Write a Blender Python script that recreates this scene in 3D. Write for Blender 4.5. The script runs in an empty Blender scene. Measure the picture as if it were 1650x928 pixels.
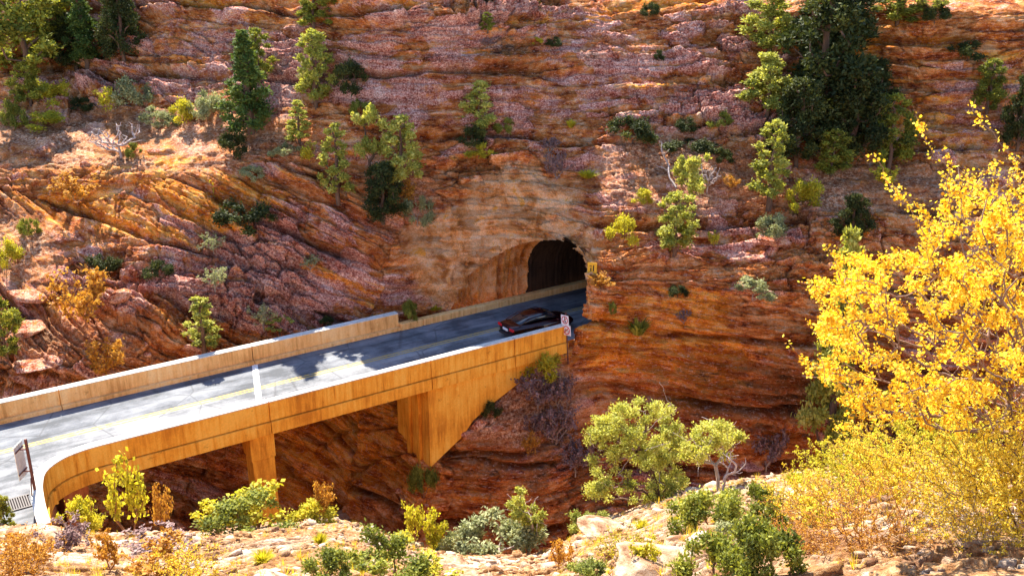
import bpy, math, random
import numpy as np
from mathutils import Vector, Matrix

# ------------------------------------------------------------------ camera, light
scn = bpy.context.scene
C = scn.collection
F, TH, H = 1600.0, math.radians(20), 24.0
cd = bpy.data.cameras.new('camera'); cam = bpy.data.objects.new('camera', cd); C.objects.link(cam)
cd.sensor_width = 36.0; cd.lens = F / 1650 * 36.0; cd.clip_start = 0.1; cd.clip_end = 2000
cam.location = (0, 0, H); cam.rotation_euler = (math.radians(90) - TH, 0, 0)
scn.camera = cam

SUN_EL, SUN_AZ = math.radians(47.5), math.radians(-22)      # azimuth from +Y towards +X
w = bpy.data.worlds.new('World'); scn.world = w; w.use_nodes = True
nt = w.node_tree
sky = nt.nodes.new('ShaderNodeTexSky'); sky.sky_type = 'NISHITA'; sky.sun_disc = False
sky.sun_elevation = SUN_EL; sky.sun_rotation = SUN_AZ; sky.altitude = 1600; sky.ozone_density = 2.5
bg = nt.nodes['Background']; bg.inputs[1].default_value = 0.12
nt.links.new(sky.outputs[0], bg.inputs[0])
sl = bpy.data.lights.new('sun', 'SUN'); so = bpy.data.objects.new('sun', sl); C.objects.link(so)
sl.energy = 5.0; sl.angle = math.radians(0.5); sl.color = (1.0, 0.93, 0.80)
sv = Vector((math.sin(SUN_AZ) * math.cos(SUN_EL), math.cos(SUN_AZ) * math.cos(SUN_EL), math.sin(SUN_EL)))
so.rotation_euler = sv.to_track_quat('Z', 'Y').to_euler()
scn.view_settings.view_transform = 'Standard'; scn.view_settings.look = 'None'
scn.view_settings.exposure = 1.8; scn.view_settings.gamma = 1.0
scn.cycles.max_bounces = 6; scn.cycles.diffuse_bounces = 4; scn.cycles.transparent_max_bounces = 4
scn.cycles.transmission_bounces = 3; scn.cycles.glossy_bounces = 2

# ------------------------------------------------------------------ helpers
def sstep(a, b, x):
    t = np.clip((x - a) / (b - a), 0, 1); return t * t * (3 - 2 * t)

def _h(ix, iy, iz, seed):
    n = (ix * 374761393 + iy * 668265263 + iz * 2147483647 + seed * 1274126177) & 0xFFFFFFFF
    n = ((n ^ (n >> 13)) * 1274126177) & 0xFFFFFFFF
    n = ((n ^ (n >> 16)) * 2246822519) & 0xFFFFFFFF
    return ((n ^ (n >> 15)) & 0xFFFFFF).astype(np.float32) / 0xFFFFFF

def noise(x, y, z=None, seed=0):
    """value noise, -1..1"""
    x = np.asarray(x, np.float32); y = np.asarray(y, np.float32)
    fx, fy = np.floor(x), np.floor(y); ix, iy = fx.astype(np.int64), fy.astype(np.int64)
    u, v = x - fx, y - fy; u = u * u * u * (u * (u * 6 - 15) + 10); v = v * v * v * (v * (v * 6 - 15) + 10)
    if z is None:
        a, b, c, d = (_h(ix, iy, 0, seed), _h(ix + 1, iy, 0, seed), _h(ix, iy + 1, 0, seed), _h(ix + 1, iy + 1, 0, seed))
        return ((a * (1 - u) + b * u) * (1 - v) + (c * (1 - u) + d * u) * v) * 2 - 1
    z = np.asarray(z, np.float32); fz = np.floor(z); iz = fz.astype(np.int64); t = z - fz; t = t * t * (3 - 2 * t)
    r = 0
    for k, wt in ((0, 1 - t), (1, t)):
        a, b, c, d = (_h(ix, iy, iz + k, seed), _h(ix + 1, iy, iz + k, seed), _h(ix, iy + 1, iz + k, seed), _h(ix + 1, iy + 1, iz + k, seed))
        r = r + ((a * (1 - u) + b * u) * (1 - v) + (c * (1 - u) + d * u) * v) * wt
    return r * 2 - 1

def fbm(x, y, z=None, o=4, seed=0, g=0.5):
    s, a, t = 0, 1.0, 0
    for k in range(o):
        m = 2.03 ** k
        s = s + a * noise(x * m, y * m, None if z is None else z * m, seed + k * 17); t += a; a *= g
    return s / t

def rnd1(i, seed=0):
    i = np.asarray(i, np.int64); return _h(i, i * 0 + 3, 7, seed)

def ray(px, py):
    X = (px - 825.0) / F; Y = -(py - 464.0) / F
    return X, math.cos(TH) + Y * math.sin(TH), -math.sin(TH) + Y * math.cos(TH)

def atz(px, py, z):
    r = ray(px, py); t = (z - H) / r[2]; return Vector((r[0] * t, r[1] * t, z))

def project(P):
    x, y, z = P[..., 0], P[..., 1], P[..., 2] - H
    f = y * math.cos(TH) - z * math.sin(TH); u = y * math.sin(TH) + z * math.cos(TH)
    return 825 + F * x / f, 464 - F * u / f

def mesh_np(name, V, faces, mats, parent=None, smooth=False, attrs=None, fattrs=None, mi=None):
    """faces: (n,3|4) int array or list of arrays"""
    V = np.asarray(V, np.float32)
    if not isinstance(faces, list): faces = [faces]
    faces = [np.asarray(f, np.int64) for f in faces if len(f)]
    me = bpy.data.meshes.new(name)
    me.vertices.add(len(V)); me.vertices.foreach_set('co', V.ravel())
    tot = np.concatenate([np.full(len(f), f.shape[1]) for f in faces])
    idx = np.concatenate([f.ravel() for f in faces])
    me.loops.add(len(idx)); me.loops.foreach_set('vertex_index', idx.astype(np.int32))
    me.polygons.add(len(tot))
    st = np.concatenate([[0], np.cumsum(tot)[:-1]])
    me.polygons.foreach_set('loop_start', st.astype(np.int32)); me.polygons.foreach_set('loop_total', tot.astype(np.int32))
    if smooth: me.polygons.foreach_set('use_smooth', np.ones(len(tot), bool))
    if mi is not None: me.polygons.foreach_set('material_index', np.asarray(mi, np.int32))
    for k, a in (attrs or {}).items():
        at = me.attributes.new(k, 'FLOAT', 'POINT'); at.data.foreach_set('value', np.asarray(a, np.float32).ravel())
    for k, a in (fattrs or {}).items():
        at = me.attributes.new(k, 'FLOAT', 'FACE'); at.data.foreach_set('value', np.asarray(a, np.float32).ravel())
    me.update(); me.validate()
    for m in (mats if isinstance(mats, (list, tuple)) else [mats]): me.materials.append(m)
    o = bpy.data.objects.new(name, me); C.objects.link(o)
    if parent: o.parent = parent
    return o

def empty(name, loc=(0, 0, 0), rz=0):
    o = bpy.data.objects.new(name, None); C.objects.link(o); o.location = loc; o.rotation_euler = (0, 0, rz)
    o.empty_display_size = 0.3
    return o

def tag(o, label=None, cat=None, group=None, kind=None):
    if label: o['label'] = label
    if cat: o['category'] = cat
    if group: o['group'] = group
    if kind: o['kind'] = kind
    return o

class MB:
    """mesh builder: collects boxes, prisms, tubes into one mesh"""
    def __init__(s): s.v = []; s.f3 = []; s.f4 = []; s.fn = []
    def add(s, vs, fs):
        b = len(s.v); s.v.extend([tuple(p) for p in vs])
        for f in fs: s.fn.append([b + i for i in f])
    def box(s, x0, x1, y0, y1, z0, z1, M=None):
        vs = [Vector((x, y, z)) for z in (z0, z1) for y in (y0, y1) for x in (x0, x1)]
        if M: vs = [M @ v for v in vs]
        s.add(vs, [(0, 2, 3, 1), (4, 5, 7, 6), (0, 1, 5, 4), (2, 6, 7, 3), (0, 4, 6, 2), (1, 3, 7, 5)])
    def tube(s, p0, p1, r0, r1, n=8):
        p0, p1 = Vector(p0), Vector(p1); d = (p1 - p0).normalized()
        a = d.orthogonal().normalized(); b = d.cross(a)
        vs = [p + (a * math.cos(2 * math.pi * k / n) + b * math.sin(2 * math.pi * k / n)) * r for p, r in ((p0, r0), (p1, r1)) for k in range(n)]
        fs = [(k, (k + 1) % n, n + (k + 1) % n, n + k) for k in range(n)] + [tuple(range(n))[::-1], tuple(range(n, 2 * n))]
        s.add(vs, fs)
    def build(s, name, mat, parent=None, bevel=0, smooth=False, seg=2):
        me = bpy.data.meshes.new(name); me.from_pydata(s.v, [], s.fn); me.update()
        mats = mat if isinstance(mat, (list, tuple)) else [mat]
        for m in mats: me.materials.append(m)
        if smooth: me.polygons.foreach_set('use_smooth', [True] * len(me.polygons))
        o = bpy.data.objects.new(name, me); C.objects.link(o)
        if parent: o.parent = parent
        if bevel:
            b = o.modifiers.new('bevel', 'BEVEL'); b.width = bevel; b.segments = seg; b.limit_method = 'ANGLE'
        return o

# ------------------------------------------------------------------ materials
def newmat(name, rough=0.9, spec=0.2):
    m = bpy.data.materials.new(name); m.use_nodes = True
    b = m.node_tree.nodes['Principled BSDF']
    b.inputs['Roughness'].default_value = rough; b.inputs['Specular IOR Level'].default_value = spec
    return m, m.node_tree, b

class N:
    def __init__(s, nt): s.nt = nt
    def new(s, t, **k):
        n = s.nt.nodes.new(t)
        for a, b in k.items(): setattr(n, a, b)
        return n
    def link(s, a, b): s.nt.links.new(a, b)
    def coord(s, scale=(1, 1, 1), rot=(0, 0, 0), kind='Object'):
        t = s.new('ShaderNodeTexCoord'); m = s.new('ShaderNodeMapping')
        m.inputs['Scale'].default_value = scale; m.inputs['Rotation'].default_value = rot
        s.link(t.outputs[kind], m.inputs[0]); return m.outputs[0]
    def noise(s, vec, scale, detail=4, rough=0.6, dist=0):
        n = s.new('ShaderNodeTexNoise'); n.inputs['Scale'].default_value = scale; n.inputs['Detail'].default_value = detail
        n.inputs['Roughness'].default_value = rough; n.inputs['Distortion'].default_value = dist
        if vec is not None: s.link(vec, n.inputs['Vector'])
        return n.outputs['Fac']
    def ramp(s, fac, stops):
        r = s.new('ShaderNodeValToRGB'); e = r.color_ramp.elements
        while len(e) < len(stops): e.new(0.5)
        for i, (p, c) in enumerate(stops):
            e[i].position = p; e[i].color = (*c, 1) if len(c) == 3 else c
        s.link(fac, r.inputs[0]); return r.outputs[0]
    def mix(s, f, a, b, mode='MIX'):
        m = s.new('ShaderNodeMix', data_type='RGBA', blend_type=mode)
        for v, k in ((f, 0), (a, 6), (b, 7)):
            if isinstance(v, (int, float)): m.inputs[k].default_value = v
            elif isinstance(v, tuple): m.inputs[k].default_value = (*v, 1)
            else: s.link(v, m.inputs[k])
        return m.outputs[2]
    def attr(s, name):
        a = s.new('ShaderNodeAttribute'); a.attribute_name = name; return a.outputs['Fac']
    def math(s, op, a, b=0.5, c=None):
        m = s.new('ShaderNodeMath', operation=op)
        for v, k in ((a, 0), (b, 1), (c, 2)):
            if v is None: continue
            if isinstance(v, (int, float)): m.inputs[k].default_value = v
            else: s.link(v, m.inputs[k])
        return m.outputs[0]
    def bump(s, h, strength, dist, bsdf, normal=None):
        b = s.new('ShaderNodeBump'); b.inputs['Strength'].default_value = strength; b.inputs['Distance'].default_value = dist
        s.link(h, b.inputs['Height'])
        if normal is not None: s.link(normal, b.inputs['Normal'])
        s.link(b.outputs[0], bsdf.inputs['Normal']); return b.outputs[0]

g = lambda v: (v, v, v)

def rock_mat():
    m, t, b = newmat('canyon_sandstone', 0.95, 0.1); n = N(t)
    oc = n.coord()
    bed = n.attr('bed')
    # fine lamination along the bedding coordinate
    cx = n.new('ShaderNodeCombineXYZ'); sep = n.new('ShaderNodeSeparateXYZ'); n.link(oc, sep.inputs[0])
    n.link(n.math('MULTIPLY', sep.outputs[0], 0.35), cx.inputs[0]); n.link(n.math('MULTIPLY', sep.outputs[1], 0.35), cx.inputs[1])
    n.link(n.math('MULTIPLY', bed, 1.7), cx.inputs[2])
    lam = n.mix(0.45, n.noise(cx.outputs[0], 1.5, 7, 0.72, 0.5), n.noise(oc, 1.1, 8, 0.75))
    lam2 = n.noise(cx.outputs[0], 0.55, 8, 0.75, 0.3)
    grain = n.noise(oc, 9.0, 5, 0.7)
    grain2 = n.noise(oc, 0.9, 9, 0.80)
    base = n.ramp(lam, [(0.40, (0.14, 0.025, 0.008)), (0.46, (0.44, 0.105, 0.022)), (0.53, (0.72, 0.26, 0.065)), (0.60, (0.86, 0.50, 0.27))])
    # grey violet weathered skin
    pat = n.ramp(n.mix(0.5, lam, grain), [(0.41, (0.12, 0.022, 0.015)), (0.47, (0.40, 0.125, 0.085)), (0.54, (0.66, 0.35, 0.27)), (0.61, (0.90, 0.70, 0.60))])
    pm = n.math('ADD', n.attr('patina'), n.math('MULTIPLY', n.math('SUBTRACT', n.mix(0.5, grain2, lam2), 0.5), 3.0))
    pmr = n.ramp(pm, [(0.38, g(0)), (0.60, g(1))])
    col = n.mix(pmr, base, pat)
    # ochre beds
    och = n.ramp(lam, [(0.42, (0.42, 0.085, 0.008)), (0.5, (0.82, 0.26, 0.022)), (0.58, (0.94, 0.47, 0.10))])
    om = n.math('ADD', n.attr('ochre'), n.math('MULTIPLY', n.math('SUBTRACT', lam2, 0.5), 2.6))
    col = n.mix(n.ramp(om, [(0.42, g(0)), (0.62, g(1))]), col, och)
    # pale blasted tan stone round the portal
    pl = n.ramp(n.noise(oc, 0.7, 6, 0.65, 0.6), [(0.38, (0.42, 0.15, 0.035)), (0.45, (0.72, 0.32, 0.10)), (0.52, (0.80, 0.43, 0.19)), (0.58, (0.86, 0.56, 0.32)), (0.64, (0.86, 0.40, 0.07))])
    pmx = n.math('ADD', n.attr('pale'), n.math('MULTIPLY', n.math('SUBTRACT', grain2, 0.5), 3.0))
    col = n.mix(n.ramp(pmx, [(0.35, g(0)), (0.85, g(0.88))]), col, pl)
    # dark varnish
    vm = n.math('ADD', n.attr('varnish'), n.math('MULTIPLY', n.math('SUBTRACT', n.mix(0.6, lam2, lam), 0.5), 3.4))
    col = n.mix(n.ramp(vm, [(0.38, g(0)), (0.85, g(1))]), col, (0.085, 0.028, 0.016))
    # loose red soil and scree
    soil = n.ramp(n.noise(oc, 5.0, 6, 0.75), [(0.38, (0.20, 0.05, 0.02)), (0.48, (0.46, 0.18, 0.075)), (0.57, (0.66, 0.36, 0.20)), (0.66, (0.84, 0.62, 0.44))])
    col = n.mix(n.attr('soil'), col, soil)
    col = n.mix(n.math('MULTIPLY', n.attr('crack'), 0.8), col, (0.045, 0.016, 0.010))  # shade of cracks and bedding seams painted in as dark colour
    # cream rock flecks along the bedding, with small sunlit highlights put into the colour
    fz = n.new('ShaderNodeMapping'); fz.inputs['Scale'].default_value = (1, 1, 3.2); n.link(oc, fz.inputs[0])
    fleck = n.ramp(n.noise(fz.outputs[0], 3.1, 6, 0.85), [(0.55, g(0)), (0.60, g(1))])
    col = n.mix(n.math('MULTIPLY', fleck, 0.62), col, (0.80, 0.56, 0.42))
    col = n.mix(1.0, col, n.ramp(n.attr('block'), [(0.15, g(0.62)), (0.5, g(1.0)), (0.85, g(1.30))]), 'MULTIPLY')
    # pits / speckles
    sp = n.ramp(n.noise(oc, 22.0, 2, 0.5), [(0.36, g(0.40)), (0.44, g(1)), (0.58, g(1)), (0.68, g(1.25))])
    col = n.mix(0.8, col, sp, 'MULTIPLY')
    n.link(col, b.inputs['Base Color'])
    hh = n.math('ADD', n.math('MULTIPLY', lam, 1.3), n.math('MULTIPLY', grain, 0.5))
    n.bump(hh, 1.0, 0.35, b)
    return m

def concrete_mat(name, c0, c1, c2, streak=1.0):
    m, t, b = newmat(name, 0.9, 0.15); n = N(t)
    oc = n.coord()
    big = n.noise(oc, 0.35, 5, 0.6)
    st = n.noise(n.coord((3.0, 3.0, 0.25)), 1.5, 5, 0.65)
    fine = n.noise(oc, 12, 4, 0.7)
    col = n.ramp(n.mix(0.5, big, st), [(0.40, c0), (0.5, c1), (0.60, c2)])
    col = n.mix(n.ramp(st, [(0.26, g(0.45 * streak)), (0.40, g(0))]), col, tuple(v * 0.45 for v in c0))
    col = n.mix(0.35, col, n.ramp(fine, [(0.3, g(0.6)), (0.7, g(1.15))]), 'MULTIPLY')
    # mineral stains and chipped patches
    ch = n.noise(oc, 1.7, 7, 0.8); col = n.mix(n.ramp(ch, [(0.60, g(0)), (0.66, g(0.6))]), col, tuple(v * 0.55 for v in c0))
    col = n.mix(n.ramp(ch, [(0.33, g(0.5)), (0.39, g(0))]), col, tuple(min(.95, v * 1.25 + .03) for v in c2))
    n.link(col, b.inputs['Base Color']); n.bump(n.math('ADD', fine, ch), 0.6, 0.03, b)
    return m

def road_mat():
    m, t, b = newmat('worn_road_surface', 0.85, 0.25); n = N(t)
    oc = n.coord(kind='Generated') if False else n.coord()
    a = n.noise(n.coord((1, 1, 1)), 0.5, 6, 0.7)
    fine = n.noise(oc, 14, 4, 0.75)
    # tyre-darkened wheel tracks follow the lane direction (attribute across = metres across)
    ac = n.attr('across'); al = n.attr('along')
    cx = n.new('ShaderNodeCombineXYZ'); n.link(n.math('MULTIPLY', al, 0.12), cx.inputs[0]); n.link(ac, cx.inputs[1])
    tr = n.noise(cx.outputs[0], 1.3, 4, 0.6)
    col = n.ramp(n.mix(0.5, a, tr), [(0.42, (0.10, 0.105, 0.115)), (0.5, (0.19, 0.195, 0.21)), (0.58, (0.29, 0.295, 0.305))])
    far = n.ramp(ac, [(0.0, g(1.0)), (1.0, g(1.0))])
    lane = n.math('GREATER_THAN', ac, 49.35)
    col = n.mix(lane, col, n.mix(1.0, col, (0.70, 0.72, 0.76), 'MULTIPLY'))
    col = n.mix(0.5, col, n.ramp(fine, [(0.3, g(0.65)), (0.7, g(1.1))]), 'MULTIPLY')
    crack = n.new('ShaderNodeTexVoronoi', feature='DISTANCE_TO_EDGE'); crack.inputs['Scale'].default_value = 0.32
    nz = n.mix(0.25, oc, n.new('ShaderNodeTexNoise').outputs['Color']); n.link(nz, crack.inputs['Vector'])
    col = n.mix(n.ramp(crack.outputs['Distance'], [(0.0, g(0.6)), (0.014, g(0))]), col, (0.06, 0.06, 0.065))
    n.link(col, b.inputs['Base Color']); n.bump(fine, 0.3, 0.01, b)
    return m

def plain_mat(name, c, rough=0.6, spec=0.3, metal=0.0, var=0.15, scale=6):
    m, t, b = newmat(name, rough, spec); n = N(t)
    b.inputs['Metallic'].default_value = metal
    f = n.noise(n.coord(), scale, 4, 0.6)
    col = n.ramp(f, [(0.3, tuple(v * (1 - var) for v in c)), (0.7, tuple(min(1, v * (1 + var)) for v in c))])
    n.link(col, b.inputs['Base Color'])
    return m

def paint_mat():
    m, t, b = newmat('worn_yellow_paint', 0.8, 0.2); n = N(t)
    f = n.noise(n.coord(), 5, 5, 0.75)
    n.link(n.ramp(f, [(0.40, (0.26, 0.24, 0.20)), (0.50, (0.44, 0.31, 0.09)), (0.7, (0.52, 0.36, 0.07))]), b.inputs['Base Color'])
    return m

def leaf_mat(name, dark, mid, light, trans=0.35, tcol=None):
    m, t, b = newmat(name, 0.7, 0.15); n = N(t)
    ti = n.attr('tint'); oi = n.new('ShaderNodeObjectInfo')
    f = n.math('ADD', n.math('MULTIPLY', ti, 0.85), n.math('MULTIPLY', oi.outputs['Random'], 0.15))
    col = n.ramp(f, [(0.0, dark), (0.5, mid), (1.0, light)])
    n.link(col, b.inputs['Base Color'])
    tr = n.new('ShaderNodeBsdfTranslucent')
    tc = n.mix(1.0, col, tcol or (1.35, 1.3, 0.6), 'MULTIPLY'); n.link(tc, tr.inputs[0])
    mx = n.new('ShaderNodeMixShader'); mx.inputs[0].default_value = trans
    n.link(b.outputs[0], mx.inputs[1]); n.link(tr.outputs[0], mx.inputs[2])
    n.link(mx.outputs[0], t.nodes['Material Output'].inputs[0])
    return m

def bark_mat(name, c):
    m, t, b = newmat(name, 0.95, 0.1); n = N(t)
    f = n.noise(n.coord((6, 6, 1.2)), 3, 5, 0.7)
    n.link(n.ramp(f, [(0.3, tuple(v * 0.45 for v in c)), (0.7, c)]), b.inputs['Base Color']); n.bump(f, 0.6, 0.03, b)
    return m

M = {}
M['rock'] = rock_mat()
M['conc'] = concrete_mat('bounce_orange_concrete', (0.62, 0.23, 0.022), (0.84, 0.37, 0.038), (0.92, 0.50, 0.08))  # orange light bounced off the rock is put into both parapet base colours
M['conc_far'] = concrete_mat('pale_bounce_orange_concrete', (0.60, 0.31, 0.10), (0.82, 0.48, 0.18), (0.88, 0.60, 0.28), 0.6)
M['lining'] = concrete_mat('near_black_lining', (0.012, 0.008, 0.006), (0.03, 0.018, 0.013), (0.05, 0.03, 0.02))  # near-black colour past the fluted mouth
M['added_sunlit_coping'] = concrete_mat('sunlit_coping_concrete', (0.52, 0.47, 0.40), (0.66, 0.61, 0.54), (0.74, 0.70, 0.64), 0.3)  # sunlit white of the parapet tops put into the colour
M['joint'] = plain_mat('new_white_concrete', (0.78, 0.77, 0.74), 0.9, 0.1)
M['road'] = road_mat(); M['paint'] = paint_mat()
M['steel'] = plain_mat('rusty_brown_steel', (0.13, 0.045, 0.035), 0.7, 0.3)
M['alu'] = plain_mat('dull_aluminium', (0.62, 0.66, 0.68), 0.45, 0.5, 0.5)
M['white'] = plain_mat('white_sign_face', (0.82, 0.80, 0.80), 0.5, 0.4, var=0.05)
M['red'] = plain_mat('red_sign_ring', (0.55, 0.03, 0.04), 0.5, 0.4, var=0.1)
M['black'] = plain_mat('black_marking', (0.02, 0.02, 0.02), 0.6, 0.3)
M['yellow'] = plain_mat('yellow_sign_face', (0.80, 0.45, 0.03), 0.5, 0.4, var=0.08)
M['iron'] = plain_mat('dark_iron_grate', (0.05, 0.035, 0.035), 0.6, 0.4)
M['pit'] = plain_mat('drain_pit', (0.02, 0.015, 0.015), 0.9, 0.1)
def car_paint():
    m, t, b = newmat('dark_maroon_car_paint', 0.25, 0.5); n = N(t)
    f = n.noise(n.coord(), 60, 2, 0.5)
    n.link(n.ramp(f, [(0.3, (0.020, 0.0015, 0.003)), (0.7, (0.035, 0.002, 0.005))]), b.inputs['Base Color'])
    b.inputs['Coat Weight'].default_value = 0.4; b.inputs['Coat Roughness'].default_value = 0.05; b.inputs['Metallic'].default_value = 0.4
    return m
M['carpaint'] = car_paint()
M['glass'] = plain_mat('dark_tinted_glass', (0.015, 0.02, 0.025), 0.05, 0.9, var=0.1)
M['tyre'] = plain_mat('black_rubber', (0.02, 0.02, 0.02), 0.85, 0.2)
M['rim'] = plain_mat('bright_wheel_rim', (0.55, 0.57, 0.62), 0.25, 0.6, 0.9)
M['tail'] = plain_mat('red_tail_lens', (0.65, 0.01, 0.015), 0.2, 0.6)
M['trim'] = plain_mat('black_plastic_trim', (0.02, 0.02, 0.022), 0.5, 0.4)

# ------------------------------------------------------------------ bridge frame: s along, n across
D = Vector((0.836, 0.549, 0)).normalized(); NN = Vector((-D.y, D.x, 0))
BM = Matrix(((D.x, NN.x, 0, 0), (D.y, NN.y, 0, 0), (0, 0, 1, 0), (0, 0, 0, 1)))   # (s, n, z) -> world
def B(s, n, z=0.0): return Vector((D.x * s + NN.x * n, D.y * s + NN.y * n, z))
BN0, BN1, BC, BZ, BW = 45.25, 53.15, 49.2, 1.9, 3.95        # bore sides, centre, springing height, half width
BR = 3.1                                                   # rise of the arch above springing

# ------------------------------------------------------------------ canyon wall
ROWS = [-260, -60, 0, 60, 120, 180, 240, 300, 360, 420, 480, 540, 600, 680, 760, 850, 980]
COLS = {
 -420: [98.0, 84.0, 78.0, 76.0, 75.0, 73.0, 66.0, 62.5, 59.3, 56.3, 53.6, 51.2, 49.2, 51.5, 52.0, 50.0, 46.0],
 0: [98.0, 82.0, 78.0, 76.5, 75.0, 72.0, 65.5, 62.5, 59.5, 56.6, 54.0, 51.6, 49.6, 51.5, 51.0, 50.0, 46.0],
 120: [98.0, 83.0, 80.0, 79.0, 78.0, 73.0, 65.5, 62.3, 59.6, 57.0, 54.6, 52.3, 50.6, 51.5, 52.0, 51.0, 47.0],
 205: [98.0, 83.0, 79.0, 77.2, 75.3, 71.4, 64.5, 62.2, 59.9, 57.5, 55.2, 53.1, 51.7, 54.0, 53.0, 52.0, 48.0],
 250: [94.0, 83.0, 78.6, 75.8, 73.0, 70.1, 64.5, 62.2, 60.0, 57.8, 55.6, 53.6, 52.3, 54.6, 53.8, 53.0, 49.0],
 400: [94.0, 80.0, 76.0, 73.3, 70.5, 67.7, 63.8, 62.3, 60.7, 59.1, 57.5, 56.0, 55.0, 56.6, 56.0, 55.0, 50.0],
 520: [94.0, 79.0, 71.6, 69.9, 68.2, 66.3, 64.0, 62.9, 61.5, 60.2, 58.9, 57.9, 57.3, 57.7, 57.0, 55.5, 51.0],
 600: [94.0, 79.0, 69.4, 68.1, 66.7, 65.3, 63.9, 62.4, 61.3, 60.5, 59.9, 59.4, 58.0, 55.8, 54.0, 53.0, 51.0],
 660: [94.0, 79.0, 69.2, 67.9, 66.6, 65.3, 64.1, 62.9, 62.1, 61.4, 60.9, 60.5, 58.5, 53.2, 51.0, 50.0, 51.0],
 735: [94.0, 79.0, 69.2, 68.0, 66.7, 65.5, 64.4, 62.8, 62.0, 61.2, 60.9, 60.3, 58.5, 52.2, 51.2, 51.0, 49.0],
 800: [94.0, 79.0, 69.5, 68.2, 66.9, 65.7, 64.7, 63.4, 62.5, 61.9, 61.4, 60.2, 54.6, 52.0, 51.6, 50.5, 49.0],
 870: [97.0, 81.5, 72.3, 70.55, 68.7, 66.95, 64.95, 63.2, 61.7, 60.6, 59.4, 56.8, 54.5, 53.0, 51.6, 50.4, 49.0],
 925: [100, 84, 74.6, 72.4, 70.1, 67.8, 65.0, 63.0, 61.2, 58.8, 57.2, 56.2, 55.3, 53.9, 52.6, 50.8, 49.0],
 942: [100, 84, 74.6, 72.4, 70.1, 67.8, 65.0, 62.7, 60.4, 58.1, 56.6, 56.0, 55.75, 54.75, 53.45, 51.4, 49.5],
 965: [100, 84, 74.6, 72.4, 70.1, 67.8, 65.0, 62.4, 60.2, 57.6, 56.4, 56.0, 56.2, 55.6, 54.3, 52.0, 50.0],
 1050: [100, 84, 74.6, 72.4, 70.1, 67.8, 65.0, 62.4, 60.1, 58.2, 57.0, 56.4, 56.0, 55.6, 55.0, 53.0, 50.0],
 1150: [100, 84, 74.6, 72.4, 70.1, 67.8, 65.0, 62.4, 60.1, 57.6, 56.3, 55.6, 55.2, 54.8, 54.4, 53.0, 50.0],
 1230: [100, 84, 74.6, 72.4, 70.1, 67.8, 65.0, 62.4, 60.1, 57.4, 56.0, 55.2, 54.8, 54.6, 55.2, 54.0, 50.0],
 1290: [96, 79, 72.5, 71.8, 71.0, 69.5, 65.6, 62.0, 59.9, 57.4, 55.9, 55.0, 54.6, 55.2, 56.6, 54.5, 50.0],
 1400: [96, 79, 73.0, 72.0, 71.0, 69.5, 66.0, 62.0, 59.6, 57.5, 56.4, 55.6, 55.2, 54.9, 54.6, 52.5, 48.0],
 1480: [96, 79, 70.0, 69.4, 68.8, 68.0, 65.4, 61.8, 59.3, 57.3, 56.0, 55.2, 54.6, 54.2, 53.8, 52.0, 48.0],
 1650: [96, 79, 69.5, 68.6, 68.0, 67.0, 64.6, 61.6, 59.0, 57.0, 55.6, 54.6, 54.0, 53.5, 53.0, 51.0, 47.0],
 2100: [96, 79, 69.0, 68.2, 67.6, 66.6, 64.2, 61.4, 59.0, 57.0, 55.6, 54.6, 54.0, 53.5, 53.0, 51.0, 47.0],
}
cx_ = np.array(sorted(COLS)); cy_ = np.array(ROWS, float); CT = np.array([COLS[c] for c in cx_], float)
STEP = 1.55
PX = np.arange(-400, 2080, STEP); PY = np.arange(-250, 950, STEP)
def blur1(a, ax, r):
    k = np.exp(-0.5 * (np.arange(-3 * r, 3 * r + 1) / r) ** 2); k /= k.sum()
    pad = [(0, 0), (0, 0)]; pad[ax] = (3 * r, 3 * r); p = np.pad(a, pad, mode='edge')
    return sum(k[i] * (p[i:i + a.shape[0], :] if ax == 0 else p[:, i:i + a.shape[1]]) for i in range(len(k)))
tmp = np.stack([np.interp(PY, cy_, CT[i]) for i in range(len(cx_))], 1)           # rows, cols(ctrl)
YG = np.stack([np.interp(PX, cx_, tmp[j]) for j in range(len(PY))], 0)
YG = blur1(blur1(YG, 0, 9), 1, 9)
GX, GY = np.meshgrid(PX, PY)
rx = (GX - 825) / F; ryv = -(GY - 464) / F
ry = math.cos(TH) + ryv * math.sin(TH); rz = -math.sin(TH) + ryv * math.cos(TH)
def pts(Y): t = Y / ry; return np.stack([rx * t, Y, H + rz * t], -1)
P0 = pts(YG)
gu = np.gradient(P0, axis=1); gv = np.gradient(P0, axis=0)
NR = np.cross(gv, gu); NR /= np.linalg.norm(NR, axis=-1, keepdims=True)
NR *= np.sign(-(NR[..., 1:2]))                       # face the canyon (-Y)
NR = np.stack([blur1(NR[..., k], 1, 4) for k in range(3)], -1)
X, Y, Z = P0[..., 0], P0[..., 1], P0[..., 2]
def blob(cx, cy, rx_, ry_, soft=0.35, nz=0.25, seed=5):
    d = np.sqrt(((GX - cx) / rx_) ** 2 + ((GY - cy) / ry_) ** 2) + nz * fbm(X * 0.25, Z * 0.3, Y * 0.2, 3, seed)
    return 1 - sstep(1 - soft, 1 + soft, d)
# bedding coordinate with zone dependent dip
jag = 6 * fbm(X * .35, Z * .5, Y * .3, 3, 13)
wl = blob(160, 420, 300, 140, 0.5)
wx = 0.55 * fbm(X * 0.10, Z * 0.16, Y * 0.1, 3, 11) + 0.14 * fbm(X * 0.6, Z * 0.9, Y * .5, 3, 12)
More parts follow.
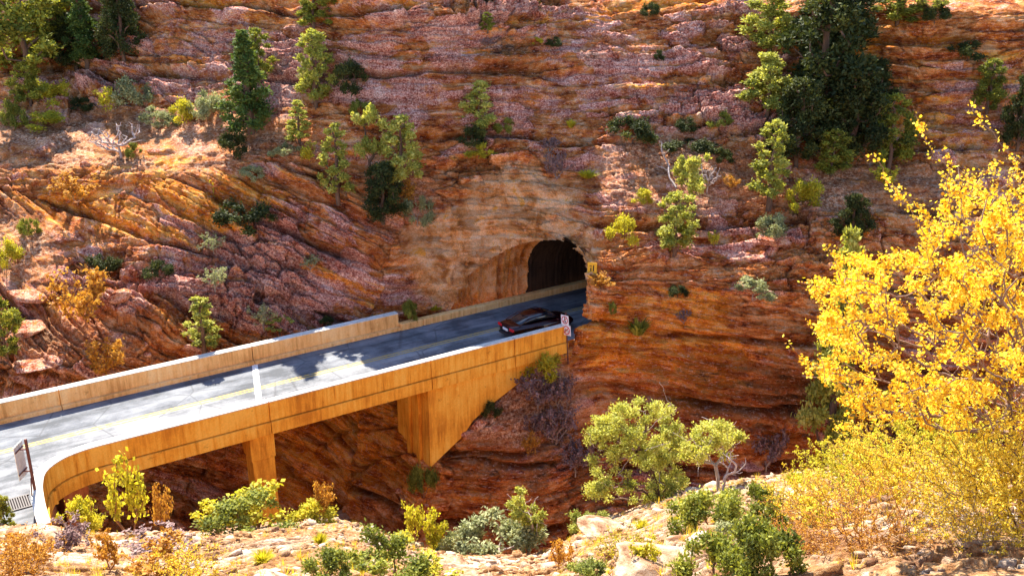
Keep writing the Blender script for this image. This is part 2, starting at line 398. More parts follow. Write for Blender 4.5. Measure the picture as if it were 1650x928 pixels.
# cross bedded sets: each set of beds has its own dip, cut off sharply by the next
band = np.floor(Z / 3.2 + 0.04 * X + 0.5 * fbm(X * .06, Z * .1, Y * .1, 2, 14)).astype(np.int64)
dip = (rnd1(band, 15) - 0.5) * 0.22 - 0.02
lowleft = (GY + jag * 3 > 300 - 0.05 * GX + 25 * np.sin(GX * .012)) & (GX + jag * 4 + 0.25 * (GY - 400) < 640)
lens = (((GX - 150) / 260) ** 2 + ((GY - 470 + jag) / 90) ** 2) < 1
dip = np.where(lowleft, 0.46, dip); dip = np.where(lowleft & lens, 0.18, dip); dip = np.where(lowleft & (GY > 440 + 0.12 * GX + jag), 0.62, dip)
nosez = (GX > 925) & (GY + jag > 455 - .02 * (GX - 950)); dip = np.where(nosez, 0.13, dip)
bed = Z + (X + 6) * dip + 0.10 * Y + wx + 5 * (dip > .3)
lat = X * 0.95 - Z * dip + 0.3 * Y
def ledge(b, T, seed, latL):
    wb = b / T + 0.35 * noise(b / T * 0.7, lat * 0.05, seed=seed)
    fl = np.floor(wb); f = wb - fl
    a = 0.35 + 0.65 * rnd1(fl.astype(np.int64), seed + 1)
    prof = np.minimum(f / 0.35, 1) ** 0.7 * (1 - 0.15 * f)
    prof = prof * (1 - sstep(0.90, 1.0, f))
    # joint blocks
    lw = lat / latL + rnd1(fl.astype(np.int64), seed + 2) * 9 + 0.3 * noise(lat / latL * 0.8, wb * 0.5, seed=seed + 4)
    li = np.floor(lw); lf = lw - li
    blk = _h(fl.astype(np.int64), li.astype(np.int64), 5, seed)
    jt = sstep(0, 0.05, lf) * (1 - sstep(0.95, 1, lf))
    return prof * a * (0.55 + 0.45 * blk) * (0.80 + 0.20 * jt), blk
def cells(u, v, seed):
    fu, fv = np.floor(u), np.floor(v); F1 = np.full(u.shape, 9., np.float32); F2 = F1.copy(); hid = np.zeros_like(F1); du = hid.copy(); dv_ = hid.copy()
    for a in (-1, 0, 1):
        for b in (-1, 0, 1):
            iu, iv = (fu + a).astype(np.int64), (fv + b).astype(np.int64)
            cu = iu + 0.15 + 0.7 * _h(iu, iv, 1, seed); cv = iv + 0.15 + 0.7 * _h(iu, iv, 2, seed)
            dx, dy = u - cu, v - cv; d = np.abs(dx) ** 1.5 + np.abs(dy) ** 1.5
            new = d < F1; F2 = np.where(new, F1, np.minimum(F2, d)); F1 = np.where(new, d, F1)
            hid = np.where(new, _h(iu, iv, 3, seed), hid); du = np.where(new, dx, du); dv_ = np.where(new, dy, dv_)
    return F1, F2 - F1, hid, du, dv_
CR = []; HB = []
wu = lat + 0.25 * fbm(X * .9, Z * .9, Y * .4, 2, 61); wv = bed + 0.10 * fbm(X * .6, Z * .8, Y * .5, 3, 62)
def blocks(Lu, Lv, seed):
    f1, ed, hid, du, dv_ = cells(wu / Lu, wv / Lv, seed)
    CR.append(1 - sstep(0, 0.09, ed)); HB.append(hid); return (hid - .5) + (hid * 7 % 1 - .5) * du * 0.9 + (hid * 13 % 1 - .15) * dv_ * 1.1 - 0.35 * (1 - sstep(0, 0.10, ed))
pale = np.clip(blob(800, 410, 165, 95, 0.3, .5) + blob(850, 310, 90, 50, 0.5, .5) * 0.75, 0, 1) * (1 - sstep(955, 1010, GX)) * (1 - sstep(520, 560, GY) )
soilz = np.clip(blob(170, 225, 330, 50, 0.4, .3) + blob(700, 235, 160, 35, 0.4) * 0 + blob(1100, 270, 130, 60, .4) + blob(840, 640, 110, 80, 0.3, .15)
                + blob(30, 400, 60, 60, .4) + blob(640, 320, 60, 60, .4) * .8 + blob(1400, 300, 140, 40, .4) + blob(130, 560, 120, 60, .4) * .7, 0, 1)
smoothrock = np.clip(blob(560, 720, 150, 130, 0.3) + 0.72 * pale, 0, 1)
nose = blob(1150, 590, 260, 150, 0.3)
amp = 1.45 * (0.35 + 0.85 * sstep(-0.35, 0.45, fbm(X * 0.10, Z * 0.16, Y * .1, 3, 31)))
amp *= (1 - 0.75 * smoothrock) * (1 - 0.62 * nose) * (1 - 0.72 * soilz)
l1, b1 = ledge(bed, 1.9, 41, 3.1); l2, b2 = ledge(bed + 0.3, 0.62, 51, 1.3); l3, b3 = ledge(bed + 0.11, 0.21, 61, 0.6)
brk = sstep(-0.25, 0.35, fbm(X * 0.12, Z * 0.2, Y * .1, 3, 37))
fin = sstep(-0.25, 0.3, fbm(X * 0.16, Z * 0.35, Y * .1, 3, 39))
disp = amp * ((0.95 * l1) + (0.50 * l2 + 0.18 * l3) * (1 - 0.6 * brk) * (0.25 + 0.9 * fin))
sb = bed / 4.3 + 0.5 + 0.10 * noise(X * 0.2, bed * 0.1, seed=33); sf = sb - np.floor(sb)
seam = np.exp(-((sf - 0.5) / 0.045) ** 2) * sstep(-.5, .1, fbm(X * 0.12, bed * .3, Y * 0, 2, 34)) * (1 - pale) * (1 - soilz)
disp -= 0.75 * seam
disp += amp * (0.25 + 0.75 * brk) * (0.62 * blocks(3.0, 0.9, 42) + 0.30 * blocks(1.3, 0.36, 43) + 0.16 * blocks(0.5, 0.17, 44))
crack_shade = amp * (0.25 + 0.75 * brk) * (0.45 * CR[0] + 0.40 * CR[1] + 0.25 * CR[2])  # where crevice shade goes into the rock colour
big = fbm(X * 0.13, Z * 0.16, Y * 0.13, 4, 71)
disp += (0.55 - 0.30 * pale) * big * (1 - 0.4 * nose) + 0.10 * fbm(X * 1.3, Z * 1.6, Y * 1.3, 4, 81) + 0.035 * fbm(X * 5, Z * 6, Y * 5, 2, 83)
lr, _ = ledge(bed * 1.0 + 0.05, 0.30, 91, 0.9)
disp += nose * (0.16 * lr + 0.12 * l3)
# blasted facets in the pale stone and big rounded joints under the bridge
disp += smoothrock * 0.28 * np.abs(fbm(X * 0.5 + Z * 0.2, Z * 0.5, Y * 0.4, 3, 95))
ridge = 1 - np.abs(fbm(X * 0.22 - Z * 0.3, Z * 0.12 + X * .1, Y * .1, 2, 97)) * 14
disp -= smoothrock * (1 - pale) * 0.45 * np.clip(ridge, 0, 1)
rub = soilz * (0.22 * np.clip(fbm(X * 1.1, Z * 1.3, Y * 1.1, 3, 99), 0, 1) + 0.10 * np.clip(noise(X * 3.3, Z * 3.3, Y * 3.3, 101), 0, 1))
disp += rub
disp -= 0.7
PW = P0 + NR * disp[..., None] * np.array([1, 1, 1.0])
# keep the rock out of the road corridor beside the bridge
sS = PW[..., 0] * D.x + PW[..., 1] * D.y; nS = PW[..., 0] * NN.x + PW[..., 1] * NN.y
YW = PW[..., 1]
def wall_lookup(px, py, arr=None):
    a = YW if arr is None else arr
    fx = np.clip((np.asarray(px, float) - PX[0]) / STEP, 0, len(PX) - 2); fy = np.clip((np.asarray(py, float) - PY[0]) / STEP, 0, len(PY) - 2)
    ix, iy = fx.astype(int), fy.astype(int); return a[iy, ix]
def wall_pt(px, py):
    ix = int(round((px - PX[0]) / STEP)); iy = int(round((py - PY[0]) / STEP))
    return Vector(PW[iy, ix])
# attributes
patina = 0.17 + 0.5 * fbm(X * 0.12, bed * 0.5, Y * 0.1, 4, 111) + 0.3 * (disp > 0.25)
patina += 0.45 * blob(840, 110, 360, 110, 0.4) + 0.40 * blob(300, 420, 260, 90, 0.4) + 0.5 * blob(480, 470, 170, 70, .4) + 0.35 * blob(330, 100, 150, 90, .4) \
    + 0.25 * blob(1180, 400, 130, 60, 0.4) - 0.25 * nose - 0.5 * blob(560, 720, 170, 120)
patina += (1 - 0.7 * pale) * (0.55 * (HB[0] - .5) + 0.45 * (HB[1] - .5))
patina = np.clip(patina, 0, 1)
ochre = 0.17 + 0.45 * fbm(X * 0.1, bed * 1.1, Y * 0.1, 3, 121) + 0.5 * blob(230, 320, 230, 70, 0.4) + 0.5 * blob(1060, 560, 150, 90, .4) + 0.55 * blob(550, 720, 150, 120) \
    + 0.28 * blob(1500, 130, 200, 110) + .25 * blob(700, 10, 500, 30)
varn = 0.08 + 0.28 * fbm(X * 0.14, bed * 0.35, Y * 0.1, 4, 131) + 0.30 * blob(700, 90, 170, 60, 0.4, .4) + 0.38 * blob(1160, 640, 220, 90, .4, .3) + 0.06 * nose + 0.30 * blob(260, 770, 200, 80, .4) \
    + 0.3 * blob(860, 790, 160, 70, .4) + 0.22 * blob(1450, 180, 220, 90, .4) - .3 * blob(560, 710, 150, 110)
slope_soil = sstep(0.72, 0.9, NR[..., 2])
soil = np.clip(soilz * (0.55 + 0.9 * fbm(X * 0.5, Z * .5, Y * .5, 3, 141)) * 1.5, 0, 1)
soil = np.clip(soil * (1 - 0.6 * (l2 > 0.72)), 0, 1)
att = dict(bed=bed, patina=patina, ochre=np.clip(ochre, 0, 1) * (1 - 0.5 * pale), varnish=np.clip(varn, 0, 1) * (1 - pale), crack=np.clip(crack_shade + 0.7 * seam, 0, 1), block=HB[1] * .6 + HB[0] * .4, nose=nose, pale=pale * sstep(-0.4, 0.2, fbm(X * .4, Z * .4, Y * .4, 3, 151) + pale - .4), soil=soil)
inb = (sS > 26.0) & (nS > BN0) & (nS < BN1) & (PW[..., 2] > -0.08)
def arch_z(n_): return BZ + BR * np.sqrt(np.clip(1 - ((n_ - BC) / BW) ** 2, 0, 1))
inb &= PW[..., 2] < arch_z(nS)
# corridor: also no rock above the bridge deck anywhere
inb |= (sS > 6) & (sS < 30.5) & (nS > 45.2) & (nS < 52.9) & (PW[..., 2] > -0.10) & (PW[..., 2] < 1.2)
nr, nc = GX.shape
ii = np.arange(nr * nc).reshape(nr, nc)
q = np.stack([ii[:-1, :-1], ii[1:, :-1], ii[1:, 1:], ii[:-1, 1:]], -1).reshape(-1, 4)
bad = inb.ravel()
q = q[bad[q].sum(1) == 0]
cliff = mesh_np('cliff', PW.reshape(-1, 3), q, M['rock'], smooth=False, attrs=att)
tag(cliff, kind='structure')

# the bore with its blasted, fluted mouth and dark lining
def bore():
    ss = np.arange(24.0, 90.0, 0.05); ss = np.concatenate([ss[ss < 42], np.arange(42, 90, 0.5)])
    per = []
    for z in np.arange(-0.3, BZ, 0.06): per.append((BN1, z, 1, 0))
    for a in np.linspace(0, math.pi, 150): per.append((BC + BW * math.cos(a), BZ + BR * math.sin(a), math.cos(a), math.sin(a)))
    for z in np.arange(BZ, -0.3, -0.06): per.append((BN0, z, -1, 0))
    per = np.array(per); L = len(per)
    S, K = np.meshgrid(ss, np.arange(L), indexing='ij')
    n0, z0, en, ez = per[K, 0], per[K, 1], per[K, 2], per[K, 3]
    warp = S + 0.30 * fbm(z0 * 0.8, S * 0.9, None, 3, 201) + 0.12 * z0 * 0
    f = warp / 0.62 + 0.9 * noise(warp * 0.5, 0 * S, seed=203); ff = f - np.floor(f)
    fl = np.floor(f).astype(np.int64)
    groove = (np.abs(ff - 0.5) * 2) ** 1.6 * (0.15 + 0.85 * rnd1(fl, 204)) * 0.47
    mouth = 1 - sstep(36.3, 36.45, S)
    dd = mouth * (0.50 - groove + 0.10 * fbm(S * 0.8, z0 * 0.7, n0 * .7, 4, 205))
    pil = ((S > 38.6) & (S < 39.1)) | ((S > 44) & (S < 44.6))
    dd = np.maximum(dd, 0.03) - 0.12 * pil * (1 - mouth)
    nn_ = n0 + en * dd; zz = z0 + ez * dd
    Pt = np.stack([D.x * S + NN.x * nn_, D.y * S + NN.y * nn_, zz], -1)
    px, py = project(Pt)
    wy = wall_lookup(px, py, YG)
    vis = (Pt[..., 1] < wall_lookup(px, py) - 0.12) & (S < 42)
    vis |= (S < 27)
    a, b_ = S.shape; jj = np.arange(a * b_).reshape(a, b_)
    q = np.stack([jj[:-1, :-1], jj[:-1, 1:], jj[1:, 1:], jj[1:, :-1]], -1).reshape(-1, 4)
    v = vis.ravel(); q = q[v[q].sum(1) == 0]
    sc = S.ravel()[q].mean(1)
    z_ = zz; one = np.ones_like(S)
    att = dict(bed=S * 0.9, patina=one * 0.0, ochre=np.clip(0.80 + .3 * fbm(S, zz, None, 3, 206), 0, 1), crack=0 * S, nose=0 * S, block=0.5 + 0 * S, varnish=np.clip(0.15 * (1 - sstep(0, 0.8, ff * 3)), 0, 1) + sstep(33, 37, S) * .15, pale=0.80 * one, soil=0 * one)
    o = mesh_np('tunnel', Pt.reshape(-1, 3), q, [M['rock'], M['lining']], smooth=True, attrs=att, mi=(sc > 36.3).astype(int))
    tag(o, 'rough arched tunnel mouth with fluted rock sides at the bridge end', 'tunnel')
    m = MB(); m.box(89.5, 90.5, 44, 55, -1, 7, BM); e = m.build('added_end_cap', M['lining'], o)  # unseen cap added so the bore ends in darkness
    return o
bore()

# ------------------------------------------------------------------ near slope (foreground ground)
RIM = [(-700, 36, .62), (-300, 36, 0.62), (0, 36, None), (60, 36, None)]
rim_px = [(-400, 842, 36), (0, 842, 36.3), (60, 842, 36), (110, 852, 35), (200, 858, 34), (300, 856, 33), (430, 842, 32.5), (550, 834, 32), (610, 852, 31), (640, 870, 30), (700, 885, 29), (850, 894, 28),
          (900, 880, 28.5), (940, 850, 29.5), (1000, 826, 30), (1100, 793, 31), (1200, 768, 31), (1300, 757, 30.5), (1400, 750, 30), (1650, 735, 28), (2100, 725, 28)]
t_k, k_k, y_k = [], [], []
for px, py, yy in rim_px:
    r = ray(px, py); t_k.append(r[0] / r[1]); zz = H + r[2] / r[1] * yy; k_k.append((22.3 - zz) / yy); y_k.append(yy)
TT = np.concatenate([np.arange(-1.7, -0.8, 0.01), np.arange(-0.80, 0.80, 0.0011), np.arange(0.8, 1.7, 0.01)]); YY = np.concatenate([np.arange(-6, 8, 0.5), 8 * (44 / 8.) ** np.linspace(0, 1, 900)])
kk = blur1(np.interp(TT, t_k, k_k)[None, :], 1, 6)[0]; yr = blur1(np.interp(TT, t_k, y_k)[None, :], 1, 6)[0]
TG, YG2 = np.meshgrid(TT, YY)
XG = TG * np.maximum(YG2, 8)
yrim = yr[None, :] + 0.25 * fbm(XG * 0.8, 0 * XG + 3, None, 3, 301)
ZB = 22.3 - kk[None, :] * YG2
over = YG2 - yrim
nzs = 0.16 * fbm(XG * 0.35, YG2 * 0.35, None, 4, 303)
terr = fbm(XG * 0.25, YG2 * 0.25, None, 3, 305) * 1.2 + ZB
def steps(zv, T, seed):
    wv = zv / T; fl = np.floor(wv); f = wv - fl
    return (fl + sstep(0.55, 0.95, f)) * T - zv
st = steps(terr, 0.42, 1) * 0.75 + steps(terr * 1.0 + .13, 0.13, 2) * 1.0
plates = 0.05 * (_h(np.floor(XG * 2.2 + noise(XG, YG2, seed=7)).astype(np.int64), np.floor(YG2 * 1.7 + noise(YG2, XG, seed=8)).astype(np.int64), 3, 309))
ZF = ZB + (nzs + st + plates + 0.05 * fbm(XG * 3, YG2 * 3, None, 3, 311) + 0.015 * fbm(XG * 12, YG2 * 12, None, 2, 312)) * sstep(4, 10, YG2)
drop = np.where(over > 0, np.minimum(over * 1.5 + 0.25 * over ** 2, 60), 0)
ZF = ZF - drop * (1 + 0.12 * fbm(XG * .5, YG2 * .8, None, 3, 315)) * 1.0
leftflat = 1 - sstep(-0.562, -0.550, TG)          # level ground where the bridge lands
ZF = np.where(leftflat > 0, np.minimum(np.where(over > -0.6, -0.12 - 0.02 * np.abs(XG * 0), ZF), 40) * leftflat + ZF * (1 - leftflat), ZF)
ZF = np.maximum(ZF, -12.5)
a, b_ = XG.shape; jj = np.arange(a * b_).reshape(a, b_)
q = np.stack([jj[:-1, :-1], jj[:-1, 1:], jj[1:, 1:], jj[1:, :-1]], -1).reshape(-1, 4)
one = np.ones_like(XG)
gnd_soil = np.clip(0.55 + 0.9 * fbm(XG * 0.6, YG2 * 0.6, None, 4, 321), 0, 1)

def ground_mat():
    m, t, b = newmat('pale_sandstone_ground', 0.95, 0.1); n = N(t)
    oc = n.coord()
    st_ = n.noise(n.coord((1, 1, 4)), 0.9, 6, 0.7, 0.3); fi = n.noise(oc, 7, 6, 0.75)
    rockc = n.ramp(st_, [(0.38, (0.20, 0.09, 0.045)), (0.46, (0.40, 0.24, 0.14)), (0.54, (0.56, 0.41, 0.29)), (0.64, (0.66, 0.54, 0.43))])
    soil = n.ramp(fi, [(0.34, (0.13, 0.05, 0.022)), (0.46, (0.32, 0.15, 0.06)), (0.56, (0.46, 0.27, 0.13)), (0.68, (0.60, 0.44, 0.28))])
    col = n.mix(n.ramp(n.math('ADD', n.attr('soil'), n.math('SUBTRACT', fi, 0.5)), [(0.35, g(0)), (0.65, g(1))]), rockc, soil)
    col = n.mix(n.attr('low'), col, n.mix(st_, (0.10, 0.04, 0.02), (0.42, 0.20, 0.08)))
    n.link(col, b.inputs['Base Color']); n.bump(n.math('ADD', fi, n.math('MULTIPLY', st_, .6)), 1.0, 0.10, b)
    return m
M['ground'] = ground_mat()
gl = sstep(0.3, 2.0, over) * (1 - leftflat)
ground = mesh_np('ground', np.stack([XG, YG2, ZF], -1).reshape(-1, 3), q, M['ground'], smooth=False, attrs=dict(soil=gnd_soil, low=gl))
tag(ground, kind='structure')
def gnd(px, py, dy=0.0):
    """first hit of the pixel ray with the near slope"""
    r = ray(px, py); t = r[0] / r[1]; ix = int(np.clip(np.searchsorted(TT, t), 0, len(TT) - 1))
    zr = H + r[2] / r[1] * YY; dz = zr - ZF[:, ix]
    k = np.where((dz < 0) & (YY > 6))[0]
    if len(k) == 0: y = float(yr[ix]) - 0.3
    else: y = float(YY[k[0]])
    y = min(y, float(yr[ix]) - 0.3) + dy
    iy = int(np.argmin(np.abs(YY - y)))
    return Vector((t * y, y, float(ZF[iy, ix]) - 0.03))
def gz(t, y):
    ix = int(np.clip(np.searchsorted(TT, t), 0, len(TT) - 1)); iy = int(np.argmin(np.abs(YY - y)))
    return Vector((t * y, y, float(ZF[iy, ix]) - 0.03))
# canyon floor and the wider land
m = MB(); m.box(-400, 400, -300, 400, -13.5, -12.0); o = m.build('canyon_floor', M['ground']); tag(o, kind='structure')

# ------------------------------------------------------------------ bridge
bridge = empty('bridge', B(18, 49, 0)); tag(bridge, 'concrete road bridge in orange bounced light with solid parapets running into the tunnel', 'bridge')
def under(o, root=bridge):
    o.parent = root; o.matrix_parent_inverse = root.matrix_world.inverted() if False else Matrix.Translation(-root.location); return o
def poly_wall(name, path, th, z0, z1, mat, side=1, bevel=0.02):
    """solid wall following a path in (s,n); thickness th towards the left (side)"""
    m = MB(); P = [Vector(p) for p in path]; L = []; R = []
    for i, p in enumerate(P):
        t = (P[min(i + 1, len(P) - 1)] - P[max(i - 1, 0)]).normalized(); nrm = Vector((-t.y, t.x)) * side
        L.append(p); R.append(p + nrm * th)
    vs = []
    for a_, b2_ in zip(L, R): vs += [B(a_.x, a_.y, z0), B(b2_.x, b2_.y, z0), B(b2_.x, b2_.y, z1), B(a_.x, a_.y, z1)]
    k = len(P); fs = []
    for i in range(k - 1):
        for j in range(4): fs.append((4 * i + j, 4 * i + (j + 1) % 4, 4 * i + 4 + (j + 1) % 4, 4 * i + 4 + j))
    fs += [(3, 2, 1, 0), tuple(4 * (k - 1) + j for j in range(4))]
    m.add(vs, fs); return m.build(name, mat, bevel=bevel)
def catmull(pts_, n=8):
    out = []; P = [pts_[0]] + list(pts_) + [pts_[-1]]
    for i in range(1, len(P) - 2):
        for k in range(n):
            t = k / n; p0, p1, p2, p3 = [np.array(P[i + j - 1], float) for j in range(4)]
            out.append(tuple(0.5 * ((2 * p1) + (-p0 + p2) * t + (2 * p0 - 5 * p1 + 4 * p2 - p3) * t * t + (-p0 + 3 * p1 - 3 * p2 + p3) * t ** 3)))
    out.append(tuple(pts_[-1])); return out
curve = catmull([(7.2, 45.22), (5.9, 45.18), (4.8, 44.85), (4.0, 44.1), (3.65, 43.0), (3.5, 41.8), (3.42, 40.6), (3.4, 39.6)], 8)
# near parapet: three straight panels and the curved wing
joints = [14.75, 24.24, 29.88, 33.6]
prev = 7.2; first = True
seg = [(s_, 45.22) for s_ in np.linspace(14.73, 7.2, 12)] + curve[1:]
under(tag(poly_wall('parapet', seg, 0.46, -0.02, 1.05, M['conc'], side=-1), 'curved near parapet wing'))
for a0, a1 in ((14.77, 24.22), (24.26, 29.86), (29.90, 33.7)):
    under(poly_wall('parapet', [(a1, 45.22), (a0, 45.22)], 0.38, -0.02, 1.05, M['conc'], side=-1))
for a0, a1 in ((14.77, 24.22), (24.26, 29.86), (29.90, 33.7)):
    under(poly_wall('added_sunlit_coping', [(a1, 45.205), (a0, 45.205)], 0.41, 1.03, 1.09, M['added_sunlit_coping'], side=-1, bevel=.008))  # thin top slabs added to carry the painted sunlit tone
under(poly_wall('added_sunlit_coping', [(x + (0.0), y - .015) for x, y in seg], 0.49, 1.03, 1.09, M['added_sunlit_coping'], side=-1, bevel=.008))
# edge beam below the groove
segb = [(s_, 45.12) for s_ in np.linspace(14.73, 7.2, 12)] + [(p[0] + .0, p[1] - 0.10 if p[0] > 4 else p[1]) for p in curve[1:]]
under(poly_wall('edge_beam', [(x + (0.10 if x < 4.2 else 0), y) for x, y in segb], 0.7, -0.74, -0.06, M['conc'], side=-1))
for a0, a1 in ((14.77, 24.22), (24.26, 29.86), (29.90, 33.8)):
    under(poly_wall('edge_beam', [(a1, 45.12), (a0, 45.12)], 0.7, -0.74, -0.06, M['conc'], side=-1))
# far parapet with a small kerb, in panels
for a0, a1 in ((-14, -4.02), (-3.98, 5.98), (6.02, 16.48), (16.52, 26.0)):
    under(poly_wall('parapet', [(a0, 53.12), (a1, 53.12)], 0.46, -0.5, 1.05, M['conc_far'], side=-1))
    under(poly_wall('added_sunlit_coping', [(a0, 53.135), (a1, 53.135)], 0.49, 1.03, 1.08, M['added_sunlit_coping'], side=-1, bevel=.008))
    under(poly_wall('kerb', [(a0, 52.658), (a1, 52.658)], 0.26, -0.1, 0.22, M['conc_far'], side=-1))
def kerb_break(a0, a1):
    return under(poly_wall('kerb', [(a0, 52.85), (a1, 52.85)], 0.5, -0.3, 0.42, M['conc_far'], side=-1, bevel=0.05))
kerb_break(26.02, 27.6); kerb_break(27.62, 33.4); kerb_break(33.42, 88)
# deck slab, girders
m = MB(); m.box(5.0, 34.5, 45.5, 52.9, -0.60, -0.08, BM); under(m.build('deck_slab', M['conc']))
for nn_ in (47.2, 49.2, 51.4):
    m = MB(); m.box(5.0, 31, nn_ - 0.25, nn_ + 0.25, -1.25, -0.6, BM); under(m.build('girder', M['conc']))
# abutment wall beside the rock (near corner at s=24.1)
def prism_sz(name, poly, n0, n1, mat, bevel=0.03):
    m = MB(); k = len(poly)
    vs = [B(s_, n0, z_) for s_, z_ in poly] + [B(s_, n1, z_) for s_, z_ in poly]
    fs = [tuple(range(k))[::-1], tuple(range(k, 2 * k))] + [(i, (i + 1) % k, k + (i + 1) % k, k + i) for i in range(k)]
    m.add(vs, fs); return m.build(name, mat, bevel=bevel)
under(prism_sz('abutment', [(24.1, -0.745), (24.1, -5.85), (26.35, -4.45), (27.1, -3.6), (28.4, -2.9), (30.6, -1.9), (33, -1.4), (33, -0.745)], 45.42, 49.5, M['conc']))
for nn_ in (46.6, 47.8):
    m = MB(); m.box(23.92, 24.1, nn_ - 0.22, nn_ + 0.22, -6.6, -0.745, BM); under(m.build('pilaster', M['conc'], bevel=0.03))
# pier column with flared head
def pier(s0, s1, n0, n1, zb, flare=0.55):
    m = MB()
    def ring(a0, a1, b0, b1, z): return [B(a0, b0, z), B(a1, b0, z), B(a1, b1, z), B(a0, b1, z)]
    rings = [ring(s0 + .08, s1 - .08, n0 + .05, n1, zb), ring(s0 + .06, s1 - .06, n0 + .03, n1, -2.25), ring(s0 + 0.06, s1 - .06, n0 + .03, n1 + 0.0, -2.2),
             ring(s0, s1, n0, n1 + .1, -2.15), ring(s0, s1, n0, n1 + 0.25, -1.7), ring(s0, s1, n0, n1 + 0.75, -1.15), ring(s0, s1, n0, n1 + 1.4, -0.745)]
    vs = sum(rings, []); fs = [(3, 2, 1, 0)]
    for i in range(len(rings) - 1):
        for j in range(4): fs.append((4 * i + j, 4 * i + (j + 1) % 4, 4 * i + 4 + (j + 1) % 4, 4 * i + 4 + j))
    fs.append(tuple(4 * (len(rings) - 1) + j for j in range(4)))
    m.add(vs, fs); return under(m.build('pier', M['conc'], bevel=0.02))
pier(13.62, 14.92, 45.35, 46.5, -13)
M['dullred'] = concrete_mat('red_washed_concrete', (0.30, 0.09, 0.03), (0.45, 0.14, 0.05), (0.52, 0.2, 0.08))
m = MB(); m.box(4.6, 5.75, 45.5, 52, -13, -0.745, BM); under(m.build('abutment', M['dullred'], bevel=0.03))
# small scuppers in the far parapet face
# road on the bridge, through the tunnel and on the left approach
def strip(name, s_arr, n0, n1, z, mat, nn=2):
    S, Nn = np.meshgrid(s_arr, np.linspace(n0, n1, nn), indexing='ij')
    P = np.stack([D.x * S + NN.x * Nn, D.y * S + NN.y * Nn, 0 * S + z], -1); a, b_ = S.shape
    jj = np.arange(a * b_).reshape(a, b_); q = np.stack([jj[:-1, :-1], jj[1:, :-1], jj[1:, 1:], jj[:-1, 1:]], -1).reshape(-1, 4)
    return tag(mesh_np(name, P.reshape(-1, 3), q, mat, attrs=dict(across=Nn, along=S)), kind='structure')
# road outline flares out beyond the curved wing
def road():
    V = []; Fq = []
    near = [(90, 45.3), (33.7, 45.3), (33.6, 45.58), (7.2, 45.6)] + [(p[0] - 0.25, p[1] + 0.3) for p in curve[4:-10:3]] + [(3.1, 42.2), (3.0, 40.5), (2.9, 39.0), (-30, 36)]
    far = [(x, 52.5 if x < 26 else 52.9) for x, _ in near]
    for (x, y), (fx, fy) in zip(near, far):
        V += [B(x, y, 0), B(fx, fy, 0)]
    k = len(near); Fq = [(2 * i, 2 * i + 1, 2 * i + 3, 2 * i + 2) for i in range(k - 1)]
    V = np.array([tuple(v) for v in V]); s_ = V @ np.array(D); n_ = V @ np.array(NN)
    return tag(mesh_np('road', V, np.array(Fq), M['road'], attrs=dict(across=n_, along=s_)), kind='structure')
road()
for off in (49.08, 49.34): strip('road_marking', np.linspace(-30, 88, 60), off, off + 0.13, 0.004, M['paint'])
m = MB(); js = [(14.22, 45.6), (14.56, 45.6), (16.68, 52.5), (16.34, 52.5)]
m.add([B(a_, b2_, z_) for z_ in (-0.02, 0.006) for a_, b2_ in js], [(3, 2, 1, 0), (4, 5, 6, 7), (0, 1, 5, 4), (1, 2, 6, 5), (2, 3, 7, 6), (3, 0, 4, 7)]); under(m.build('expansion_joint', M['joint']))

# land behind the left approach
# ------------------------------------------------------------------ signs and grate
def disc(m, M4, cx, cz, r0, r1, y, n=28):
    vs = []; 
    for k in range(n):
        a = 2 * math.pi * k / n
        for r in (r0, r1): vs.append(M4 @ Vector((cx + r * math.cos(a), y, cz + r * math.sin(a))))
    m.add(vs, [(2 * k, 2 * ((k + 1) % n), 2 * ((k + 1) % n) + 1, 2 * k + 1) for k in range(n)])
